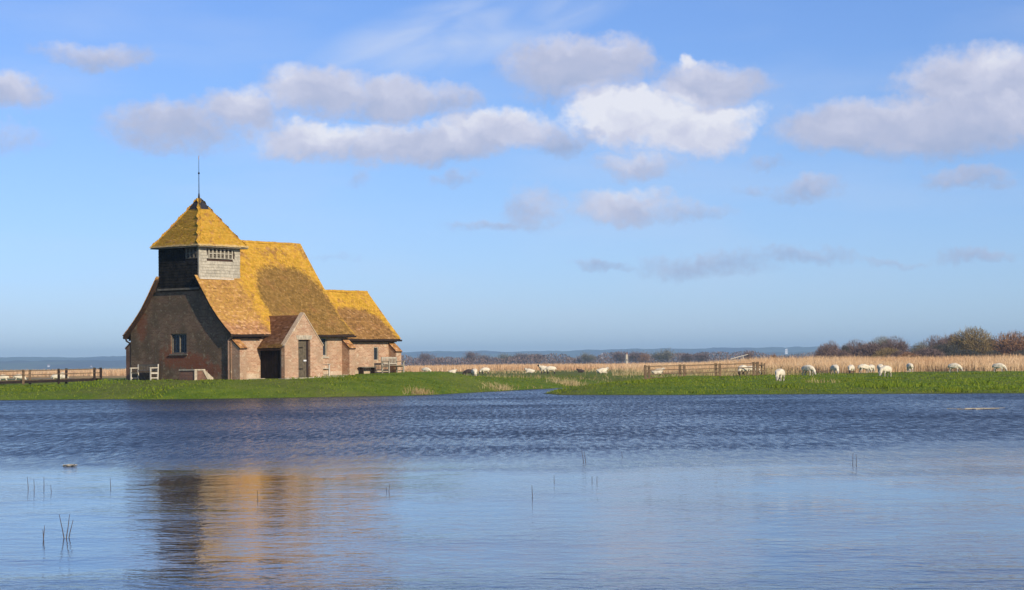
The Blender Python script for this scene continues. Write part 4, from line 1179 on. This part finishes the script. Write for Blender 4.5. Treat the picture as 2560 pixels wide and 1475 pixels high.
# right reed bank
def front_right(x):            # front edge of the reeds
    return 176+3.0*np.sin(x*.21)+2*np.sin(x*.57+1)-.0*x
n = 95000; xx = rng.uniform(13, 62, n); dd = rng.exponential(14, n)
fr = front_right(xx)+9*(1-sst(xx, 13, 27))
yy = fr+dd; ok = yy < 262
hh = (.62+.48*sst(dd, 0, 14)+.42*(vnoise(xx, yy, .12, 8)-.5)+.2*(vnoise(xx, yy, .5, 9)-.5)+rng.normal(0, .13, n))*(.55+.45*sst(xx, 13, 24))
blades('reeds', xx[ok], yy[ok], np.clip(hh[ok], .3, 2.0), rng.uniform(.018, .040, n)[ok], M['reed'], .20, 'tall dry tan reeds along the bank behind the right flock of sheep', 'reeds', seed=2)
# far reed beds, from left edge to right
n = 110000; yy = 336+rng.exponential(40, n); xx = rng.uniform(-.285, .30, n)*yy*1.02
ok = (yy < 620) & ~((xx > 10) & (yy < 350) & (xx < 34) & (yy < 336+(xx-10)*.2))
hh = .88+.30*(vnoise(xx, yy, .05, 18)-.5)+rng.normal(0, .14, n)
blades('reeds', xx[ok], yy[ok], np.clip(hh[ok], .6, 2.1), rng.uniform(.035, .075, n)[ok], M['reed'], .20, 'pale far reed bed stretching across the marsh behind the church', 'reeds', seed=3)
# low rough grasses mid pasture
n = 5000; yy = rng.uniform(225, 335, n); xx = rng.uniform(-.02, .14, n)*yy
k = (vnoise(xx, yy, .07, 30)+.35*vnoise(xx, yy, .3, 31)) > .85
blades('dry_grass', xx[k], yy[k], rng.uniform(.15,.45,n)[k], rng.uniform(.04,.09,n)[k], M['drygrass'], .35, 'rough straw coloured grass scattered over the middle pasture', 'grass', seed=4)
# dry rush patches by the channel and bank foot
def patch(px, py, Y, n, rx, ry, h):
    p = at_depth(px, py, Y); r = np.random.default_rng(int(px))
    return p.x+r.normal(0, rx, n), p.y+r.normal(0, ry, n), np.abs(r.normal(h, h*.35, n))
PX = [patch(*a) for a in ((1035*D,968*D,107,260,.35,.5,.20),(1066*D,968*D,108,420,.5,.5,.22),(1150*D,962*D,112,60,.4,.5,.16),(1235*D,948*D,121,330,.6,1.6,.18),(1275*D,950*D,121,500,.6,1.5,.22),(1318*D,955*D,121,800,.6,1.0,.26),(1345*D,952*D,126,260,.4,1.2,.22),
                          (1400*D,938*D,138,330,.6,1.6,.26),(1422*D,944*D,140,160,.6,1.4,.2),(1500*D,936*D,150,120,1.4,3.0,.2),(1560*D,915*D,168,420,1.0,2.5,.45),(2025*D,955*D,113,70,.6,.7,.22),(1270*D,935*D,150,300,2.5,4.0,.25),(1850*D,930*D,152,900,2.0,3.0,.5),(1780*D,938*D,146,800,2.4,1.2,.4))]
xx = np.concatenate([p[0] for p in PX]); yy = np.concatenate([p[1] for p in PX]); hh = np.concatenate([p[2] for p in PX])
k = ground(xx, yy) > .02
blades('rushes', xx[k], yy[k], hh[k], rng.uniform(.012,.03,len(xx))[k], M['drygrass'], .8, 'clumps of bleached rushes along the channel bank', 'rushes', seed=5)
# short turf over the banks
n = 90000; yy = 90+rng.beta(1.1, 2.6, n)*95; xx = rng.uniform(-.29, .29, n)*yy
gz = ground(xx, yy); u = (xx-CH0.x)*EU.x+(yy-CH0.y)*EU.y; v = (xx-CH0.x)*EV.x+(yy-CH0.y)*EV.y
k = (gz > .03) & ~((u > -.1) & (u < 15.3) & (np.abs(v) < 5.7))
tall = sst(vnoise(xx, yy, .45, 41)+.4*vnoise(xx, yy, 1.9, 42), .78, 1.1)
hh = .04+.05*rng.random(n)+.07*tall+.10*tall*sst(xx, 8, 14)*(1-sst(yy, 108, 120))
blades('grass', xx[k], yy[k], hh[k], rng.uniform(.03,.06,n)[k], M['grass'], .5, 'short green grazed turf on the banks around the church', 'grass', seed=6)

# dead stems standing in the flood
M['stem'] = m_plain('dead_stem', (.10,.07,.05), .3, 9)
M['straw'] = m_plain('bleached_straw', (.42,.36,.26), .2, 9)
def stem(px, py, h, label, mat, n=2, lean=.12, seed=0):
    p = on_plane(px*D, py*D, 0); r = random.Random(seed+int(px))
    e = empty('dead_stem', (p.x, p.y, 0), 0, label, 'plant stem', 'dead stems standing in the flood water')
    for i in range(n):
        x0, y0 = r.uniform(-.05,.05), r.uniform(-.05,.05); hh = h*r.uniform(.55, 1) if i else h
        mb = MB(); a = Vector((x0, y0, -.3)); dx = r.uniform(-1.8*lean, 1.8*lean)*h; prev = a
        for k in range(1, 5):
            s = k/4; q = Vector((x0+dx*s*s+r.uniform(-.006,.006), y0+r.uniform(-.006,.006), -.3+(hh+.3)*s))
            mb.tube(prev, q, .008*(1.1-.8*(k-1)/4), .008*(1.1-.8*k/4), 5); prev = q
        mb.build('stalk', mat, e)
stem(113,1330,.10+.02, 'short dark stem left of the tallest stem in the near water', M['stem'], 2, .3)
stem(152,1328,.22, 'tallest dead stem cluster in the near water at lower left', M['stem'], 3, .25)
stem(69,1205,.15, 'leftmost of the small stems in the calm lane', M['stem'], 1)
stem(90,1209,.14, 'second small stem from the left in the calm lane', M['stem'], 1)
stem(114,1204,.14, 'third small stem from the left in the calm lane', M['stem'], 1)
stem(131,1213,.08, 'shortest of the small stems at the left of the calm lane', M['stem'], 1)
stem(270,1201,.12, 'single stem left of the turret reflection', M['stem'], 1)
stem(628,1230,.10, 'stem standing in the orange roof reflection', M['stem'], 1)
stem(960,1213,.10, 'short stem right of the roof reflection', M['stem'], 2)
stem(1319,1225,.13, 'dark stem in the open water right of the picture centre', M['stem'], 1)
stem(1375,1187,.08, 'small stem above and right of the centre stem', M['stem'], 1)
stem(1446,1142,.20, 'pale brown stem at the edge of the ruffled water', M['stem'], 2, .2)
stem(1467,1188,.07, 'small stem below the pale brown stem', M['stem'], 2)
stem(1538,1128,.09, 'slight stem right of the pale brown stem by the ruffled water', M['stem'], 1)
stem(2110,1148,.18, 'reddish stem alone in the ruffled water on the right', M['stem'], 2, .15)
def raft(px, py, rx, label):
    p = on_plane(px*D, py*D, 0); r = random.Random(int(px)); mb = MB()
    for i in range(26):
        x, y, a, L = r.gauss(0, rx*.4), r.gauss(0, rx*.35), r.gauss(0, .35), r.uniform(.10, .3)*rx*1.6
        z = .008+r.random()*.018
        mb.tube((x-math.cos(a)*L, y-math.sin(a)*L, z), (x+math.cos(a)*L, y+math.sin(a)*L, z+r.uniform(-.004,.01)), .010, .006, 5)
    o = mb.build('reed_raft', M['straw']); o.location = (p.x, p.y, 0)
    tag(o, label, 'reed litter')
raft(172, 1151, .13, 'small pale raft of floating reed litter on the left')
raft(2405, 1010, .8, 'pale streak of floating reed litter near the right bank')

# ------------------------------------------------------------------ winter trees
def m_twig(name, c0, c1):
    m, t, b = material(name)
    at = t.new('ShaderNodeAttribute', attribute_name='tint')
    c = t.ramp(at.outputs['Fac'], [(0, c0), (1, c1)])
    t.l.new(c, b.inputs['Base Color']); b.inputs['Roughness'].default_value = .95; b.inputs['Specular IOR Level'].default_value = .08
    return m
M['bark'] = m_plain('bark', (.085,.065,.05), .3, 3)
TW_COL = [((.12,.075,.06),(.30,.21,.165)), ((.16,.11,.04),(.38,.27,.105)), ((.14,.115,.075),(.29,.26,.175)), ((.19,.095,.045),(.40,.22,.10)), ((.055,.05,.04),(.13,.12,.085))]
TWM = [m_twig('winter_twigs', *c) for c in TW_COL]
def slivers(P, dirs, L, w, seed):
    r = np.random.default_rng(seed); n = len(P)
    s = np.cross(dirs, r.normal(0, 1, (n, 3))); s /= np.linalg.norm(s, axis=1)[:, None]+1e-9
    A = P-dirs*L[:, None]/2; B = P+dirs*L[:, None]/2
    V = np.stack([A-s*w[:, None]/2, A+s*w[:, None]/2, B+s*w[:, None]*.2, B-s*w[:, None]*.2], 1).reshape(-1, 3)
    Q = np.arange(n)[:, None]*4+np.array([0,1,2,3])
    return V, Q
TREES = {}
def tree_mesh(kind, colr):
    """unit tree: 1 m tall crown mesh of limbs and twigs; returns (trunk, crown)"""
    key = (kind, colr)
    if key in TREES: return TREES[key]
    r = np.random.default_rng(100+kind*7+colr)
    tr = MB(); tips = []
    def limb(p, d, L, rad, lev):
        steps = 3; q = Vector(p)
        for k in range(steps):
            d = (d+Vector(r.normal(0, .14, 3))+Vector((0,0,.05))).normalized()
            n = q+d*(L/steps); tr.tube(q, n, rad*(1-.22*k), rad*(1-.22*(k+1)), 5); q = n
            if lev < 3 and (k > 0 or lev > 0):
                for _ in range(2 if lev < 2 else 1):
                    sd = Vector(r.normal(0, 1, 3)); sd.z = abs(sd.z)*.5; sd = (d*.75+sd.normalized()*.75).normalized()
                    limb(q, sd, L*.62, rad*.5, lev+1)
        tips.append(np.array(q))
    ns = {0: 1, 1: 3, 2: 4, 3: 3}[kind]
    for i in range(ns):
        a = r.uniform(0, 6.28)
        d = Vector((math.cos(a)*(.08 if ns == 1 else .5), math.sin(a)*(.08 if ns == 1 else .5), 1)).normalized()
        limb((r.normal(0,.03), r.normal(0,.03), -.05), d, .42 if ns == 1 else .38, .022 if ns == 1 else .015, 0)
    tips = np.array(tips)
    # twigs: clumps round the limb tips inside a rounded, uneven crown
    n = 9000 if kind != 3 else 2600
    c = tips[r.integers(0, len(tips), n)]
    P = c+r.normal(0, .075, (n, 3))
    if True:                     # fill a lumpy dome as well: dense for bushes, thin for trees
        th = r.uniform(0, 6.28, n); rad = np.sqrt(r.random(n))*.62; zz = r.random(n)
        lump = 1+.18*np.sin(th*3+1)+.1*np.sin(th*7)
        dome = np.stack([np.cos(th)*rad*lump, np.sin(th)*rad*lump, (.92*np.sqrt(np.clip(1-(rad/.66)**2, 0, 1)))*zz**.6], 1)
        sel = r.random(n) < (.3, .5, .8, .06)[kind]; P[sel] = dome[sel]+r.normal(0, .03, (sel.sum(), 3))
    P[:,2] = np.maximum(P[:,2], .02)
    out = P-np.array([0,0,.35]); out /= np.linalg.norm(out, axis=1)[:, None]+1e-9
    dirs = out*.8+r.normal(0, .5, (n, 3))+np.array([0,0,.35]); dirs /= np.linalg.norm(dirs, axis=1)[:, None]
    V, Q = slivers(P, dirs, r.uniform(.05, .14, n), r.uniform(.005, .012, n), 5)
    zs = np.percentile(V[:,2], 98.5); ws = np.percentile(np.hypot(V[:,0], V[:,1]), 90)*2*.84
    sc_ = np.array([1/ws, 1/ws, 1/zs]); V *= sc_
    for i, p in enumerate(tr.v): tr.v[i] = tuple(np.array(p)*sc_)
    t_o = tr.build('trunk', M['bark'], None); c_o = np_mesh('crown', V, Q, TWM[colr], tint=np.repeat(r.random(n), 4))
    TREES[key] = (t_o.data, c_o.data)
    bpy.data.objects.remove(t_o); bpy.data.objects.remove(c_o)
    return TREES[key]
def tree(name, px, ptop, Y, wpx, kind, colr, label, cat, group=None, gz=.3, rot=None):
    """px, ptop, wpx in the enlarged view; height and width follow from the distance"""
    p = at_depth(px*D, ptop*D, Y); h = p.z-gz
    w = wpx*D/FPX*Y
    e = empty(name, (p.x, Y, gz), rot if rot is not None else random.uniform(0, 6.28), label, cat, group)
    e.scale = (w*1.22, w*1.22, h)
    td, cd = tree_mesh(kind, colr)
    for nm, dt in (('trunk', td), ('crown', cd)):
        o = bpy.data.objects.new(nm, dt); COL.objects.link(o); o.parent = e
    return e
G1 = 'winter trees beyond the right reeds'
T1 = [  # x, top, distance, width, kind, colour, label
    (2035,853,430,36,2,0,'low bare bush at the left end of the tree row beyond the right reeds'),
    (2052,848,460,30,1,0,'small bare tree second from the left end of the right tree row'),
    (2085,856,420,20,2,4,'small dark evergreen bush near the left end of the right tree row'),
    (2112,846,440,58,1,0,'purplish bare tree left of the twin crowned tree in the right row'),
    (2150,850,415,70,2,0,'broad grey brown thicket in the middle of the left clump'),
    (2175,838,455,50,1,2,'grey green twiggy tree rising behind the broad thicket'),
    (2206,838,445,52,1,0,'round topped bare tree at the right end of the left clump'),
    (2190,862,410,60,2,1,'olive bramble mound under the left clump of trees'),
    (2240,872,405,50,2,3,'low reddish bramble patch in the gap of the right tree row'),
    (2272,851,440,40,1,2,'slender grey tree right of the gap in the tree row'),
    (2310,836,450,58,1,0,'bare tree left of the taller thin tree on the right'),
    (2350,830,465,50,0,0,'tall thin bare tree left of the biggest domed tree'),
    (2330,852,425,70,2,4,'dark thicket under the thin trees on the right'),
    (2402,816,430,88,2,1,'biggest olive domed tree of the right row'),
    (2445,844,450,40,1,0,'thin bare tree between the two big domes'),
    (2500,826,430,100,2,3,'russet domed tree near the right edge of the picture'),
    (2560,834,450,90,2,1,'broad tree cut by the right edge of the picture'),
    (2070,866,408,60,2,0,'low bramble bank along the foot of the left clump of trees'),
    (2225,868,408,60,2,0,'low bramble bank left of the reddish patch in the row gap'),
    (2290,862,408,70,2,0,'brown undergrowth below the slender grey tree'),
    (2380,866,408,80,2,4,'dark undergrowth below the biggest domed tree'),
    (2540,866,408,90,2,4,'dark undergrowth at the right edge below the domed trees'),
    (2452,868,412,40,2,4,'dark bush at the foot of the gap between the domes')]
for (x, tp, Y, w, kd, cl, lb) in T1: tree('bare_tree' if kd < 2 else 'bush', x, tp, Y, w, kd, cl, lb, 'tree' if kd < 2 else 'bush', G1)
# middle distance hedgerow trees
G2 = 'hedgerow trees beyond the far reeds'
r_ = random.Random(12)
T2 = [(1052,872,1150,34,1,0,'brown bare tree beyond the reeds just right of the chancel'),(1085,882,1250,26,1,0,'smaller bare tree right of the chancel tree'),
      (1165,868,1200,34,1,0,'tallest bare tree left of the mid pasture in the far hedgerow'),(1195,876,1280,30,1,0,'bare tree beside the tallest far hedgerow tree'),
      (1245,874,1300,40,1,2,'greyish tree in the far hedgerow left of the close sheep pair'),(1290,872,1250,44,1,0,'wide brown tree in the far hedgerow behind the lying sheep'),
      (1330,874,1300,36,1,0,'brown tree right of the wide one in the far hedgerow'),(1445,872,1200,36,2,2,'grey bush in the far hedgerow left of the pale tower'),
      (1530,868,1150,36,1,0,'dark tree left of the pale tower in the far hedgerow'),(1575,868,1100,44,1,0,'brown tree just right of the pale tower'),
      (1598,872,1080,34,1,3,'reddish tree right of the pale tower'),(1645,864,1050,52,2,2,'rounded grey green tree above the right footbridge'),
      (1700,872,1050,44,1,0,'bare tree right of the rounded tree above the right footbridge'),(1735,872,1050,40,1,0,'thin bare tree at the right end of the hedgerow above the footbridge'),
      (1848,868,700,26,1,0,'small bare tree behind the leaning pole on the reed bank'),(1905,874,520,20,2,3,'small dark bush on the reed bank skyline')]
for (x, tp, Y, w, kd, cl, lb) in T2: tree('bare_tree' if kd < 2 else 'bush', x, tp, Y, w*.8, 3, cl, lb, 'tree' if kd < 2 else 'bush', G2)
# the hedges below them read as one mass
n = 70000
hx = rng.uniform(-330, 330, n); hy = 1180+.12*hx+60*np.sin(hx*.011)+rng.normal(0, 5, n)
hy = np.where(rng.random(n) < .4, hy+520+rng.normal(0, 8, n), hy); hx = np.where(hy > 1500, hx*1.5, hx)
top = 3.0+3.2*vnoise(hx, hy*0, .05, 61)+2.2*vnoise(hx, hy*0, .17, 62)
P = np.stack([hx, hy, .2+rng.random(n)**1.15*top], 1); dr_ = rng.normal(0, .5, (n, 3))+np.array([0,0,.8]); dr_ /= np.linalg.norm(dr_, axis=1)[:, None]
kk = hx > -.135*hy; P = P[kk]; dr_ = dr_[kk]; n = len(P)
V, Q = slivers(P, dr_, rng.uniform(.6, 1.5, n), rng.uniform(.2, .5, n), 9)
tag(np_mesh('hedgerow', V, Q, TWM[0], tint=np.repeat(rng.random(n), 4)), 'brown winter hedges running across the far marsh', 'hedge', kind='stuff')

# ------------------------------------------------------------------ far buildings and the leaning pole
def house(px, pbase, Y, w, d, h, roof_h, label, wallm, roofm, rz=0.2):
    p = at_depth(px*D, pbase*D, Y)
    gz = p.z
    e = empty('house', (p.x, Y, gz), rz, label, 'house')
    MB().box(-w/2, w/2, -d/2, d/2, -9, h).build('wall', wallm, e)
    rf = MB().prism([(-w/2-.3,-d/2-.3,h-.1),(-w/2-.3,d/2+.3,h-.1),(-w/2-.3,0,h+roof_h)], [(w/2+.3,-d/2-.3,h-.1),(w/2+.3,d/2+.3,h-.1),(w/2+.3,0,h+roof_h)]).build('roof', roofm, e)
    MB().box(w*.25, w*.25+.8, -.4, .4, h+roof_h*.5, h+roof_h+1).build('chimney', roofm, rf)
    for k in (-.28, .28):
        MB().box(w*k-.5, w*k+.5, -d/2-.06, -d/2-.01, h*.35, h*.75).build('window', M['glass'], e)
M['roofred'] = m_plain('far_tile_roof', (.20,.10,.07), .2, .4)
house(120, 904, 5560, 6, 5, 3.2, 2.2, 'white house with a brown roof on the far left skyline', M['white'], M['roofred'], .1)
house(225, 906, 5560, 5, 5, 2.6, 1.8, 'small pale house on the left skyline near the church', M['white'], M['roofred'], .3)
house(1485, 877, 5620, 4.5, 5, 3.2, 1.8, 'small white house far behind the hedgerow at the picture centre', M['white'], M['white'], .4)
house(1940, 867, 5800, 7, 6, 4, 2.5, 'white house on the distant wooded hill above the right bank', M['white'], M['white'], .1)
tw = at_depth(1546*D, 872*D, 900); tb = empty('pale_tower', (tw.x, 900, .2), .3, 'pale slender pump tower standing in the far hedgerow', 'tower')
MB().prism([(-.6,-.6,-1),(.6,-.6,-1),(.6,.6,-1),(-.6,.6,-1)], [(-.45,-.45,tw.z-.6),(.45,-.45,tw.z-.6),(.45,.45,tw.z-.6),(-.45,.45,tw.z-.6)]).build('shaft', M['stone'], tb)
MB().prism([(-.55,-.55,tw.z-.6),(.55,-.55,tw.z-.6),(.55,.55,tw.z-.6),(-.55,.55,tw.z-.6)], [(-.2,-.2,tw.z),(.2,-.2,tw.z),(.2,.2,tw.z),(-.2,.2,tw.z)]).build('roof', M['roofred'], tb)
MB().box(-.2,.2,-.60,-.50,2.0,2.8).build('window', M['glass'], tb)
a = at_depth(1818*D, 882*D, 232); b_ = at_depth(1846*D, 874.5*D, 232)
pole = MB().tube((0,0,0), tuple(b_-a), .055, .04, 8).tube((0,0,0), tuple((a-b_)*.55), .055, .055, 8).tube(tuple((b_-a)*.55), (tuple((b_-a)*.55)[0], .05, -(a.z+(b_-a).z*.55)+.2), .05, .05, 8).build('leaning_pole', M['palewood'])
pole.location = a; tag(pole, 'pale pole slanting out of the reeds above the right footbridge', 'pole')

# ------------------------------------------------------------------ air
m = bpy.data.materials.new('marsh_air'); m.use_nodes = True; t = NT(m.node_tree); t.n.clear()
o_ = t.new('ShaderNodeOutputMaterial'); pv_ = t.new('ShaderNodeVolumePrincipled')
pv_.inputs['Color'].default_value = (.48, .76, 1.0, 1); pv_.inputs['Density'].default_value = 1.6e-4; pv_.inputs['Anisotropy'].default_value = 0.0
t.l.new(pv_.outputs[0], o_.inputs['Volume'])
hz = MB().box(-9800, 9800, -2600, 9900, -4.0, 80).build('haze', m)
tag(hz, kind='stuff')
